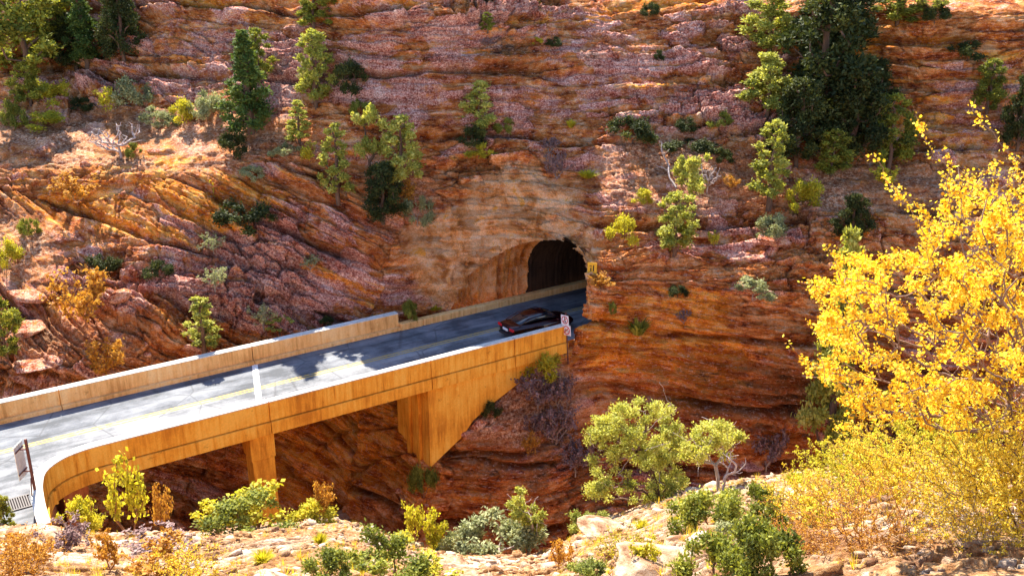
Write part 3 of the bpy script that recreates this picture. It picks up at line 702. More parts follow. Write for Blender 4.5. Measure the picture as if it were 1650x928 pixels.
# two prohibition plates on a post, facing the traffic coming over the bridge
root = empty('road_sign', B(33.55, 45.12, 0)); tag(root, 'two white plates with red prohibition circles at the parapet end', 'sign')
R4 = Matrix.Translation(B(33.55, 45.0, 0)) @ Matrix(((NN.x, D.x, 0, 0), (NN.y, D.y, 0, 0), (0, 0, 1, 0), (0, 0, 0, 1)))   # local x = across, y = along, z up
R4 = R4 @ Matrix.Rotation(math.radians(-12), 4, 'Z') @ Matrix.Rotation(math.radians(5), 4, 'Y')
def subpart(mb, name, mat, **k): return under(mb.build(name, mat, **k), root)
m = MB(); m.tube(R4 @ Vector((0, .06, -1.4)), R4 @ Vector((0, .06, 2.0)), .04, .04, 8); subpart(m, 'post', M['steel'])
for cx_s, cz, s_ in ((0.05, 1.50, .30), (-.05, 0.86, .33)):
    m = MB(); m.box(cx_s - s_, cx_s + s_, 0, 0.02, cz - s_, cz + s_, R4); subpart(m, 'sign_plate', M['white'])
    m = MB(); disc(m, R4, cx_s, cz, s_ * .66, s_ * .84, -0.006)
    c45 = R4 @ Matrix.Translation((cx_s, 0, cz)) @ Matrix.Rotation(math.radians(45), 4, 'Y')
    m.box(-s_ * .68, s_ * .68, -0.012, -0.007, -s_ * .07, s_ * .07, c45); subpart(m, 'prohibition_ring', M['red'])
    m = MB()
    if cz > 1:      # walking figure
        m.box(-.03 + cx_s, .03 + cx_s, -0.006, -0.003, cz - .02, cz + .14, R4); m.box(-.09 + cx_s, -.03 + cx_s, -0.006, -0.003, cz - .17, cz - .02, R4)
        m.box(.03 + cx_s, .08 + cx_s, -0.006, -0.003, cz - .17, cz - .02, R4); disc(m, R4, cx_s, cz + .18, 0.0, .035, -0.005, 12)
    else:           # bicycle
        for dx in (-.11, .11): disc(m, R4, cx_s + dx, cz - .06, .06, .085, -0.005, 16)
        m.box(cx_s - .11, cx_s + .08, -0.006, -0.003, cz + .02, cz + .04, R4); m.box(cx_s + .06, cx_s + .09, -0.006, -0.003, cz - .06, cz + .11, R4)
        m.box(cx_s - .05, cx_s - .03, -0.006, -0.003, cz - .06, cz + .09, R4)
    subpart(m, 'symbol', M['black'])
# clearance sign on the rock at the right haunch of the arch
root = empty('road_sign', B(35.0, 45.3, 3)); tag(root, 'small yellow sign on the rock at the right of the arch', 'sign')
pw = wall_pt(948, 428); dirc = (Vector((0, 0, H)) - pw).normalized()
base = pw + dirc * 0.35
R4 = Matrix.Translation(base) @ Matrix(((NN.x, D.x, 0, 0), (NN.y, D.y, 0, 0), (0, 0, 1, 0), (0, 0, 0, 1))) @ Matrix.Rotation(math.radians(-35), 4, 'Z')
root.location = base
m = MB(); m.box(-.30, .30, 0, .02, -.36, .36, R4); subpart(m, 'sign_plate', M['yellow'])
m = MB(); m.box(-.12, -.05, -.006, -.003, -.2, .2, R4); m.box(.05, .12, -.006, -.003, -.2, .02, R4); m.box(.03, .17, -.006, -.003, .1, .16, R4); subpart(m, 'symbol', M['black'])
m = MB(); m.tube(R4 @ Vector((0, .02, 0)), R4 @ Vector((0, .9, 0)), .03, .03, 6); subpart(m, 'bracket', M['steel'])
# tall sign at the near left, seen almost edge on
pb = atz(57, 793, 0.95); sb_, nb_ = pb.x * D.x + pb.y * D.y, pb.x * NN.x + pb.y * NN.y
root = empty('road_sign', B(sb_, nb_, 1.05)); tag(root, 'tall aluminium sign on a maroon post above the curved parapet end', 'sign')
R4 = Matrix.Translation(B(sb_, nb_, 0)) @ Matrix(((NN.x, D.x, 0, 0), (NN.y, D.y, 0, 0), (0, 0, 1, 0), (0, 0, 0, 1))) @ Matrix.Rotation(math.radians(34), 4, 'Z')
m = MB(); m.box(-.05, .05, -.05, .05, 0.9, 3.55, R4); subpart(m, 'post', M['steel'], bevel=.01)
m = MB(); m.box(-.42, .30, -.36, -.335, 1.75, 3.35, R4); subpart(m, 'sign_plate', M['alu'])
m = MB(); m.box(-.42, .30, -.333, -.30, 2.0, 2.05, R4); m.box(-.06, -.02, -.303, -.04, 2.0, 2.05, R4); subpart(m, 'bracket', M['steel'])
m = MB(); m.box(-.42, .3, -.333, -.30, 3.05, 3.10, R4); m.box(-.06, -.02, -.303, -.04, 3.05, 3.1, R4); subpart(m, 'bracket', M['steel'])
m = MB(); m.box(-.09, -.03, -.366, -.361, 2.0, 2.5, R4); m.add([R4 @ Vector(v) for v in ((-.2, -.364, 2.2), (.08, -.364, 2.2), (-.06, -.364, 1.9))], [(0, 1, 2)]); subpart(m, 'symbol', M['black'])
m = MB(); m.tube(R4 @ Vector((-.06, -.04, 1.7)), R4 @ Vector((-.5, .1, 1.05)), .03, .03, 6); subpart(m, 'brace', M['steel'])
# drain grate
gp = atz(26, 812, 0.0); root = empty('drain_grate', gp); tag(root, 'dark iron drain grate in the pale ground by the parapet end', 'grate')
R4 = Matrix.Translation(gp) @ Matrix(((D.x, NN.x, 0, 0), (D.y, NN.y, 0, 0), (0, 0, 1, 0), (0, 0, 0, 1)))
m = MB(); m.box(-.55, .55, -.5, .5, -.05, 0.012, R4); subpart(m, 'pit', M['pit'])
m = MB()
for k in range(11): m.box(-.55 + .1 * k, -.50 + .1 * k, -.5, .5, .013, .05, R4)
m.box(-.62, .6, -.58, -.5, .008, .05, R4); m.box(-.62, .6, .5, .58, .008, .05, R4); subpart(m, 'bar_frame', M['iron'])

# ------------------------------------------------------------------ car
def car():
    o0 = B(30.75, 47.55, 0.0); root = empty('car', o0); tag(root, 'dark maroon sedan with red tail lights driving into the tunnel', 'car')
    K = Matrix.Translation(o0) @ Matrix(((D.x, NN.x, 0, 0), (D.y, NN.y, 0, 0), (0, 0, 1, 0), (0, 0, 0, 1)))   # x forward from rear bumper
    def loft(secs, mat, name, close=True, sub=1):
        m = MB(); k = len(secs[0]); vs = [K @ Vector(p) for s_ in secs for p in s_]; fs = []
        for i in range(len(secs) - 1):
            for j in range(k if close else k - 1): fs.append((k * i + j, k * i + (j + 1) % k, k * i + k + (j + 1) % k, k * i + k + j))
        fs += [tuple(range(k))[::-1], tuple(k * (len(secs) - 1) + j for j in range(k))]
        m.add(vs, fs); o = under(m.build(name, mat, smooth=True), root)
        if sub: sm = o.modifiers.new('sub', 'SUBSURF'); sm.levels = sm.render_levels = sub
        return o
    # x, half width, z low, z belt/top, crown
    B_ = [(0.0, .70, .45, .88), (0.04, .84, .32, .97), (0.30, .90, .24, 1.02), (0.9, .92, .2, 1.0), (1.7, .925, .18, .95), (2.7, .925, .18, .93), (3.5, .92, .2, .90), (4.2, .89, .22, .82), (4.65, .80, .28, .70), (4.80, .62, .36, .58)]
    secs = []
    for x, hw, zl, zt in B_:
        secs.append([(x, -hw * .80, zl), (x, -hw * .98, zl + .12), (x, -hw, (zl + zt) / 2 + .05), (x, -hw * .93, zt - .05), (x, -hw * .72, zt + .01), (x, 0, zt + .035), (x, hw * .72, zt + .01), (x, hw * .93, zt - .05), (x, hw, (zl + zt) / 2 + .05), (x, hw * .98, zl + .12), (x, hw * .80, zl), (x, 0, zl - .02)])
    loft(secs, M['carpaint'], 'body')
    G_ = [(0.55, .60, 1.0), (1.15, .66, 1.30), (1.8, .66, 1.41), (2.5, .65, 1.41), (3.0, .66, 1.28), (3.75, .66, .90)]
    secs = [[(x, -.80, .90), (x, -hw, z - .02), (x, -hw * .6, z + .02), (x, hw * .6, z + .02), (x, hw, z - .02), (x, .80, .90)] for x, hw, z in G_]
    loft(secs, M['glass'], 'windows')
    R_ = [(1.18, .60, 1.315), (1.8, .62, 1.42), (2.5, .62, 1.42), (2.9, .60, 1.33)]
    secs = [[(x, -hw, z), (x, -hw * .5, z + .035), (x, hw * .5, z + .035), (x, hw, z), (x, 0, z - .02)] for x, hw, z in R_]
    loft(secs, M['carpaint'], 'roof')
    for sd in (-1, 1):
        m = MB(); m.tube(K @ Vector((.5, sd * .74, .99)), K @ Vector((1.25, sd * .66, 1.31)), .035, .03, 6); m.tube(K @ Vector((1.25, sd * .66, 1.31)), K @ Vector((2.7, sd * .655, 1.38)), .03, .03, 6)
        m.tube(K @ Vector((2.7, sd * .655, 1.38)), K @ Vector((3.75, sd * .74, .92)), .03, .035, 6); under(m.build('roof_rail', M['carpaint'], smooth=True), root)
        m = MB(); m.box(-.035, .10, min(sd * .42, sd * .85), max(sd * .42, sd * .85), .74, .90, K); under(m.build('tail_light', M['tail'], bevel=.03), root)
        m = MB(); m.box(3.15, 3.32, min(sd * .9, sd * 1.06), max(sd * .9, sd * 1.06), .92, 1.04, K); under(m.build('side_mirror', M['carpaint'], bevel=.03), root)
        for x in (0.95, 3.75):
            m = MB(); m.tube(K @ Vector((x, sd * .72, .33)), K @ Vector((x, sd * .935, .33)), .33, .33, 24); t_ = under(m.build('wheel', M['tyre'], bevel=.03), root)
            m = MB(); m.tube(K @ Vector((x, sd * .80, .33)), K @ Vector((x, sd * .942, .33)), .21, .19, 20)
            for k in range(5):
                a = k * 2 * math.pi / 5
                m.tube(K @ Vector((x, sd * .945, .33)), K @ Vector((x + .2 * math.cos(a), sd * .945, .33 + .2 * math.sin(a))), .03, .025, 5)
            r_ = m.build('rim', M['rim']); r_.parent = t_; r_.matrix_parent_inverse = Matrix.Translation(-root.location)
    m = MB(); m.box(-.045, .02, -.26, .26, .64, .78, K); under(m.build('licence_plate', M['white'], bevel=.008), root)
    m = MB(); m.box(-.03, .3, -.78, .78, .26, .42, K); under(m.build('bumper', M['trim'], bevel=.05), root)
car()

#VEGETATION#
# ------------------------------------------------------------------ vegetation
RNG = np.random.default_rng(4)
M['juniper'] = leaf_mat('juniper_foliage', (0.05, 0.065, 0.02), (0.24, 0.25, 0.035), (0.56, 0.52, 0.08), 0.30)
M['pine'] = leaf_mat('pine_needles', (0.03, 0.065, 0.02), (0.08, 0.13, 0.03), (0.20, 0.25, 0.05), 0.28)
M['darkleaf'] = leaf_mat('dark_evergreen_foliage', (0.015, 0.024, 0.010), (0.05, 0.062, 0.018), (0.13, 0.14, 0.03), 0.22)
M['sage'] = leaf_mat('grey_green_foliage', (0.10, 0.11, 0.05), (0.30, 0.31, 0.14), (0.60, 0.60, 0.32), 0.25, (1.2, 1.2, 0.8))
M['green'] = leaf_mat('green_shrub_leaves', (0.05, 0.07, 0.018), (0.22, 0.24, 0.04), (0.52, 0.50, 0.10), 0.32)
M['lime'] = leaf_mat('yellow_green_leaves', (0.20, 0.20, 0.02), (0.50, 0.45, 0.04), (0.78, 0.68, 0.09), 0.38)
M['gold'] = leaf_mat('golden_autumn_leaves', (0.48, 0.17, 0.015), (0.84, 0.54, 0.035), (0.95, 0.80, 0.12), 0.42, (1.1, 1.1, 0.5))
M['gold2'] = leaf_mat('straw_gold_leaves', (0.34, 0.22, 0.02), (0.74, 0.55, 0.05), (0.90, 0.76, 0.14), 0.38, (1.2, 1.1, 0.5))
M['amber'] = leaf_mat('amber_dry_leaves', (0.28, 0.12, 0.02), (0.50, 0.25, 0.04), (0.70, 0.42, 0.08), 0.35, (1.2, 1.1, 0.6))
M['brush'] = leaf_mat('dry_brush', (0.13, 0.07, 0.06), (0.24, 0.14, 0.13), (0.40, 0.27, 0.24), 0.15, (1.1, 1.0, 0.9))
M['bark'] = bark_mat('juniper_bark', (0.20, 0.12, 0.08)); M['dead'] = bark_mat('bleached_dead_wood', (0.55, 0.45, 0.42))
M['twig'] = bark_mat('reddish_twigs', (0.36, 0.17, 0.09)); M['paletwig'] = bark_mat('pale_twigs', (0.50, 0.40, 0.33))

def grow(base, targets, step, rng, wig=0.12, lift=0.0, stem=None):
    """branch skeleton reaching every target; returns nodes, parents, tip index per target"""
    nodes = [np.array(base, float)]; par = [-1]
    if stem is not None:
        for p in stem: nodes.append(np.array(p, float)); par.append(len(nodes) - 2)
    A = np.array(nodes); order = np.argsort(np.linalg.norm(targets - A[0], axis=1)); tips = {}
    buf = np.zeros((len(targets) * 14 + 64, 3)); buf[:len(nodes)] = A; cnt = len(nodes)
    path = np.zeros(len(buf)); 
    for i in range(1, cnt): path[i] = path[par[i]] + np.linalg.norm(buf[i] - buf[par[i]])
    for ti in order:
        t = targets[ti]; dv = t - buf[:cnt]; d = np.linalg.norm(dv, axis=1)
        cost = d + 0.35 * path[:cnt]
        if cnt > 3: cost = cost + 0.6 * np.maximum(0, buf[:cnt, 2] - t[2])
        j = int(np.argmin(cost)); L = d[j]; n_ = int(max(2, min(10, L / step)))
        if cnt + n_ >= len(buf): buf = np.vstack([buf, np.zeros_like(buf)]); path = np.concatenate([path, np.zeros_like(path)])
        p0 = buf[j].copy(); prev = j
        up = np.array([0, 0, lift * L])
        for k in range(1, n_ + 1):
            f = k / n_; p = p0 + (t - p0) * f - up * 4 * f * (1 - f) * 0.25 + rng.normal(0, wig * L / n_, 3) * (f < 1)
            buf[cnt] = p; par.append(prev); path[cnt] = path[prev] + np.linalg.norm(p - buf[prev]); prev = cnt; cnt += 1
        tips[int(ti)] = prev
    return buf[:cnt], np.array(par), tips

def tubes(nodes, par, tips, r_tip, r_max, power=0.45, sides=5):
    n = len(nodes); w_ = np.zeros(n)
    for t in tips.values(): w_[t] += 1
    for i in range(n - 1, 0, -1): w_[par[i]] += w_[i] if w_[i] > 0 else 0
    w_ = np.maximum(w_, 1); r = np.minimum(r_tip * w_ ** power, r_max)
    e = np.arange(1, n); a = nodes[par[e]]; b = nodes[e]; ra = np.minimum(r[par[e]], r[e] * 1.35); rb = r[e]
    d = b - a; L = np.linalg.norm(d, axis=1, keepdims=True) + 1e-9; d = d / L
    h = np.where(np.abs(d[:, 2:3]) < 0.9, [[0, 0, 1.0]], [[1.0, 0, 0]]); u = np.cross(d, h); u /= np.linalg.norm(u, axis=1, keepdims=True); v = np.cross(d, u)
    an = np.arange(sides) * 2 * math.pi / sides; c, s = np.cos(an)[None, :, None], np.sin(an)[None, :, None]
    ring = u[:, None] * c + v[:, None] * s
    a = a - d * 0.15 * ra[:, None]
    V = np.concatenate([a[:, None] + ring * ra[:, None, None], b[:, None] + ring * rb[:, None, None]], 1)
    k = np.arange(sides); f = np.stack([k, (k + 1) % sides, sides + (k + 1) % sides, sides + k], 1)
    Fq = (np.arange(len(e)) * 2 * sides)[:, None, None] + f[None]
    return V.reshape(-1, 3), Fq.reshape(-1, 4)

def leaves(pos, size, rng, shape='quad', aspect=1.7, updir=0.3, dirs=None, jitter=0.5):
    """one small leaf blade per position"""
    n = len(pos); s = size * (1 + jitter * (rng.random(n) - 0.5)) if np.isscalar(size) else size
    nm = rng.normal(0, 1, (n, 3)); nm[:, 2] = np.abs(nm[:, 2]) + updir; nm /= np.linalg.norm(nm, axis=1, keepdims=True)
    t = rng.normal(0, 1, (n, 3)) if dirs is None else dirs + rng.normal(0, 0.35, (n, 3))
    t = t - nm * (t * nm).sum(1, keepdims=True); t /= np.linalg.norm(t, axis=1, keepdims=True) + 1e-9; b = np.cross(nm, t)
    t = t * (s * aspect * 0.5)[:, None]; b = b * (s * 0.5)[:, None]
    if shape == 'quad':
        V = np.stack([pos - t, pos + b, pos + t, pos - b], 1); k = 4
    elif shape == 'hex':
        fold = nm * (s * 0.12)[:, None]
        V = np.stack([pos - t, pos - t * .35 + b * .95 + fold, pos + t * .45 + b * .85 + fold, pos + t, pos + t * .45 - b * .85 + fold, pos - t * .35 - b * .95 + fold], 1); k = 6
    else:
        V = np.stack([pos - t + b * .4, pos + t, pos - t - b * .4], 1); k = 3
    return V.reshape(-1, 3), np.arange(n * k).reshape(n, k)

def clump_cloud(centers, radii, per, rng, flat=0.8, shell=0.5):
    """positions spread through lumpy clumps, denser towards their skins"""
    out = []; tint = []; dirs = []
    for c, r, k in zip(centers, radii, per):
        k = int(k); v = rng.normal(0, 1, (k, 3)); v /= np.linalg.norm(v, axis=1, keepdims=True)
        lob = 1 + 0.35 * np.sin(v[:, 0] * 5 + c[0] * 3) * np.sin(v[:, 1] * 4 + c[1] * 2) + 0.2 * np.sin(v[:, 2] * 7 + c[2])
        rr = r * lob * (shell + (1 - shell) * rng.random(k)) * (0.75 + 0.35 * rng.random(k))
        p = c + v * rr[:, None] * np.array([1, 1, flat]); out.append(p)
        tint.append(np.clip(rng.normal(0.45 + 0.12 * rng.normal(), 0.17, k), 0, 1)); dirs.append(v)
    return np.concatenate(out), np.concatenate(tint), np.concatenate(dirs)

def make_plant(name, V1, F1, m1, V2, F2, m2, tint, crown='crown', trunk='trunk'):
    root = empty(name)
    if V1 is not None: mesh_np(trunk, V1, F1, m1, root, smooth=True)
    if V2 is not None: mesh_np(crown, V2, F2, m2, root, fattrs=dict(tint=tint))
    return root

def tree_proto(kind, seed, mat, Hh=4.0, W=2.4, nl=4500, leaf=0.085, barkm='bark', nc=26, shape='quad', trunk_name='trunk', lean=0.0):
    rng = np.random.default_rng(seed); cs = []; rs = []
    if kind == 'juniper':
        for i in range(nc):
            f = (i + rng.random()) / nc; z = Hh * (0.16 + 0.80 * f); wr = W / 2 * (1.0 - 0.62 * f ** 1.6) * (0.7 + 0.3 * min(1, f * 5)); a = i * 2.4 + rng.random()
            rad = wr * (0.25 + 0.65 * rng.random() ** 0.7); cs.append((rad * math.cos(a) + lean * z, rad * math.sin(a), z)); rs.append(W * (0.10 + 0.09 * rng.random()) * (1 - 0.3 * f))
        cs.append((lean * Hh, 0, Hh * .95)); rs.append(W * .10)
    elif kind == 'spire':
        for i in range(nc):
            f = (i + rng.random()) / nc; z = Hh * (0.10 + 0.86 * f); wr = W / 2 * (1.0 - 0.85 * f) ; a = i * 2.4
            rad = wr * (0.2 + 0.7 * rng.random()); cs.append((rad * math.cos(a), rad * math.sin(a), z)); rs.append(W * (0.11 + 0.07 * rng.random()) * (1 - 0.45 * f))
        cs.append((0, 0, Hh * .95)); rs.append(W * .09)
    elif kind == 'open':        # irregular, separate rounded clumps on bare limbs
        for i in range(nc):
            v = rng.normal(0, 1, 3); v /= np.linalg.norm(v); f = 0.55 + 0.4 * rng.random()
            cs.append((v[0] * W / 2 * f, v[1] * W / 2 * f, Hh * (0.60 + 0.36 * v[2] * f))); rs.append(W * (0.07 + 0.07 * rng.random()))
    elif kind == 'dome':
        for i in range(nc):
            v = rng.normal(0, 1, 3); v[2] = abs(v[2]); v /= np.linalg.norm(v); f = 0.55 + 0.35 * rng.random()
            cs.append((v[0] * W / 2 * f, v[1] * W / 2 * f, Hh * (0.12 + 0.80 * v[2] * f))); rs.append(min(W, Hh * 1.3) * (0.10 + 0.10 * rng.random()))
    cs = np.array(cs); rs = np.array(rs); base = (0, 0, -0.15)
    if kind in ('juniper', 'spire'): stem = [(0.05 * math.sin(k) * W * .4 + lean * Hh * k / 7, 0.05 * math.cos(2 * k) * W * .4, Hh * k / 7.5) for k in range(1, 7)]
    elif kind == 'open': stem = [(0.06 * W * math.sin(k * 1.3), 0.06 * W * math.cos(k * 1.7), Hh * 0.09 * k) for k in range(1, 4)]
    else: stem = [(0, 0, 0.02)]
    nd, pr, tp = grow(base, cs, 0.25 * Hh / 3, rng, 0.22, 0.2, stem)
    V1, F1 = tubes(nd, pr, tp, 0.012 * Hh / 3 + .004, 0.055 * Hh / 2, 0.5, 5)
    per = rs ** 2 / (rs ** 2).sum() * nl
    p, ti, di = clump_cloud(cs, rs, per, rng, 0.85, 0.35)
    di = di + np.array([0, 0, 0.5])
    V2, F2 = leaves(p, leaf, rng, shape, 1.9, 0.2, di)
    return make_plant(name_of(kind), V1, F1, M[barkm], V2, F2, M[mat], ti, trunk=trunk_name)
def name_of(kind): return {'juniper': 'juniper_tree', 'spire': 'pine_tree', 'open': 'pinyon_tree', 'dome': 'shrub'}[kind]

def wand_proto(seed, mat, Hh=1.6, W=1.2, stems=16, nl=700, leaf=0.07, barkm='twig', shape='quad', side=3, spread=0.6, low=0.25, name='leafy_shrub', r=0.008, wig=0.12):
    """upright stems from one root with leaves strung along them"""
    rng = np.random.default_rng(seed); T = []
    for i in range(stems):
        a = rng.random() * 6.28; q_ = rng.random() ** 0.6; hgt = Hh * (0.55 + 0.45 * rng.random()) * (1 - 0.3 * q_ * spread)
        T.append((math.cos(a) * W / 2 * q_, math.sin(a) * W / 2 * q_, hgt))
        for k in range(side):
            f = 0.45 + 0.5 * rng.random(); T.append((math.cos(a) * W / 2 * q_ * f + rng.normal(0, W * .09), math.sin(a) * W / 2 * q_ * f + rng.normal(0, W * .09), hgt * f + rng.random() * .1 * Hh))
    T = np.array(T); nd, pr, tp = grow((0, 0, -0.1), T, Hh / 9, rng, wig, 0.15, [(0, 0, 0.03)])
    V1, F1 = tubes(nd, pr, tp, r, r * 4, 0.45 if wig > .1 else .28, 4)
    V2 = F2 = ti = None
    if nl:
        e = np.arange(2, len(nd)); e = e[nd[e, 2] > Hh * low]; pick = rng.choice(e, nl); f = rng.random((nl, 1))
        p = nd[pick] * f + nd[pr[pick]] * (1 - f) + rng.normal(0, leaf * 0.7, (nl, 3)); ti = np.clip(rng.normal(.5, .22, nl), 0, 1)
        V2, F2 = leaves(p, leaf, rng, shape, 1.4, 0.1)
    return make_plant(name, V1, F1, M[barkm], V2, F2, M[mat], ti, 'leaves', 'stems')

def blade_proto(seed, mat, Hh=0.6, W=0.7, nb=500, bw=0.012, name='grass_tuft'):
    rng = np.random.default_rng(seed); a = rng.random(nb) * 6.28; q_ = rng.random(nb) ** .5; h = Hh * (.5 + .5 * rng.random(nb))
    b0 = np.stack([np.cos(a) * q_ * W * .12, np.sin(a) * q_ * W * .12, 0 * a], 1)
    tp = np.stack([np.cos(a) * q_ * W * .5, np.sin(a) * q_ * W * .5, h * (1 - .35 * q_)], 1) + rng.normal(0, .04 * W, (nb, 3))
    mid = b0 * .45 + tp * .55 + np.array([0, 0, .12]) * Hh
    w_ = np.stack([-np.sin(a + rng.random(nb)), np.cos(a + rng.random(nb)), 0 * a], 1) * bw
    V = np.stack([b0 - w_, b0 + w_, mid + w_ * .8, mid - w_ * .8, tp + w_ * .1, tp - w_ * .1], 1)
    k = np.arange(nb)[:, None] * 6; Fq = np.concatenate([k + np.array([[0, 1, 2, 3]]), k + np.array([[3, 2, 4, 5]])])
    ti = np.clip(rng.normal(.5, .2, nb), 0, 1)
    root = empty(name); mesh_np('blades', V.reshape(-1, 3), Fq, M[mat], root, fattrs=dict(tint=np.concatenate([ti, ti])))
    return root

PROTO = {}
def proto(key):
    """builds a plant kind once; the first use takes it, later uses copy it"""
    if key in PROTO: return PROTO[key], False
    k, v = key.split(':') if ':' in key else (key, '0'); v = int(v); s = hash_s(key)
    f = {
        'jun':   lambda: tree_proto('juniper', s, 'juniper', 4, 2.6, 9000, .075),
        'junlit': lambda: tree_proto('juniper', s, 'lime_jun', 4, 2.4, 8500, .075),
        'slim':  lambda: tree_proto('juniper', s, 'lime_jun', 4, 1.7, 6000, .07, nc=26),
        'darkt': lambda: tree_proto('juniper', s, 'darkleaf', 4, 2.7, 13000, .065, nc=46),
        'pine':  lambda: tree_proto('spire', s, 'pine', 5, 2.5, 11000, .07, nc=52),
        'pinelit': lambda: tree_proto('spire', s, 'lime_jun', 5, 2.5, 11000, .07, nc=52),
        'open':  lambda: tree_proto('open', s, 'lime_jun', 3, 2.4, 5200, .07, nc=20),
        'dome':  lambda: tree_proto('dome', s, 'green', 1.4, 2.2, 5000, .052, 'twig', nc=20, trunk_name='stems'),
        'sage':  lambda: tree_proto('dome', s, 'sage', 1.3, 2.2, 5000, .05, 'paletwig', nc=20, trunk_name='stems'),
        'dark':  lambda: tree_proto('dome', s, 'darkleaf', 1.5, 2.2, 4500, .06, 'bark', nc=20, trunk_name='stems'),
        'ylw':   lambda: tree_proto('dome', s, 'lime', 1.4, 1.8, 3200, .055, 'twig', nc=15, trunk_name='stems'),
        'wand':  lambda: wand_proto(s, 'lime', 1.8, 1.3, 14, 900, .085),
        'goldw': lambda: wand_proto(s, 'amber', 1.8, 1.8, 16, 1100, .085),
        'paleb': lambda: wand_proto(s, 'sage', 1.4, 1.6, 20, 900, .07, 'paletwig'),
        'brush': lambda: wand_proto(s, 'brush', 1.3, 1.6, 26, 1800, .06, 'paletwig', low=.1, name='dry_bush'),
        'deadb': lambda: wand_proto(s, 'brush', 1.6, 1.6, 16, 0, .06, 'dead', side=6, name='dead_shrub', r=.011),
        'tuft':  lambda: blade_proto(s, 'lime', .6, .8, 260, .02),
        'agave': lambda: blade_proto(s, 'green', .8, 1.1, 90, .05, 'yucca_plant'),
    }[k]
    r = f(); PROTO[key] = r; return r, True
def hash_s(t): return sum((i + 1) * ord(c) for i, c in enumerate(t)) % 9973
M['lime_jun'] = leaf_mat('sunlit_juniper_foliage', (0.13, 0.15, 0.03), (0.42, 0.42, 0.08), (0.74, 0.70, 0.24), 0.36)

DIM = {'pinelit': (5, 2.5), 'jun': (4, 2.6), 'junlit': (4, 2.4), 'slim': (4, 1.7), 'darkt': (4, 2.7), 'pine': (5, 2.5), 'open': (3, 2.6), 'dome': (1.4, 2.2), 'sage': (1.3, 2.2), 'dark': (1.5, 2.2), 'ylw': (1.4, 1.8), 'wand': (1.8, 1.4),
       'goldw': (1.8, 1.9), 'paleb': (1.4, 1.7), 'brush': (1.3, 1.7), 'deadb': (1.6, 1.6), 'tuft': (.6, .8), 'agave': (.8, 1.1)}
def put(key, px, pyb, wpx, hpx, label, cat, group=None, where='wall', name=None, sink=0.1):
    """stand a plant where the picture shows its foot, at the size it has there"""
    loc = wall_pt(px, pyb) if where == 'wall' else gnd(px, pyb)
    dist = (loc - Vector((0, 0, H))).length
    if where == 'wall': wpx *= 1.14; hpx *= 1.1
    elif key[:4] in ('dome', 'sage'): wpx *= 1.3; hpx *= 1.35
    k = key.split(':')[0]; h0, w0 = DIM[k]
    ang = math.radians(20) + math.atan((pyb - 464) / F)
    hm = hpx * dist / F / max(0.5, math.cos(ang)) * 0.98 ; wm = wpx * dist / F * 1.02
    hm = max(0.2, hm - wm * math.sin(ang) * 0.25)
    src, first = proto(key)
    sc_ = (wm / w0, wm / w0, hm / h0); rz = (hash_s(label) % 628) / 100.0
    if first: r = src
    else:
        r = src.copy(); C.objects.link(r)
        for ch in src.children: c = ch.copy(); C.objects.link(c); c.parent = r
    if name: r.name = name
    r.location = loc + Vector((0, -0.05, -sink * hm * 0.3)); r.scale = sc_; r.rotation_euler = (0, 0, rz)
    for kk2 in ('group', 'label', 'category'):
        if kk2 in r: del r[kk2]
    tag(r, label, cat, group)
    return r

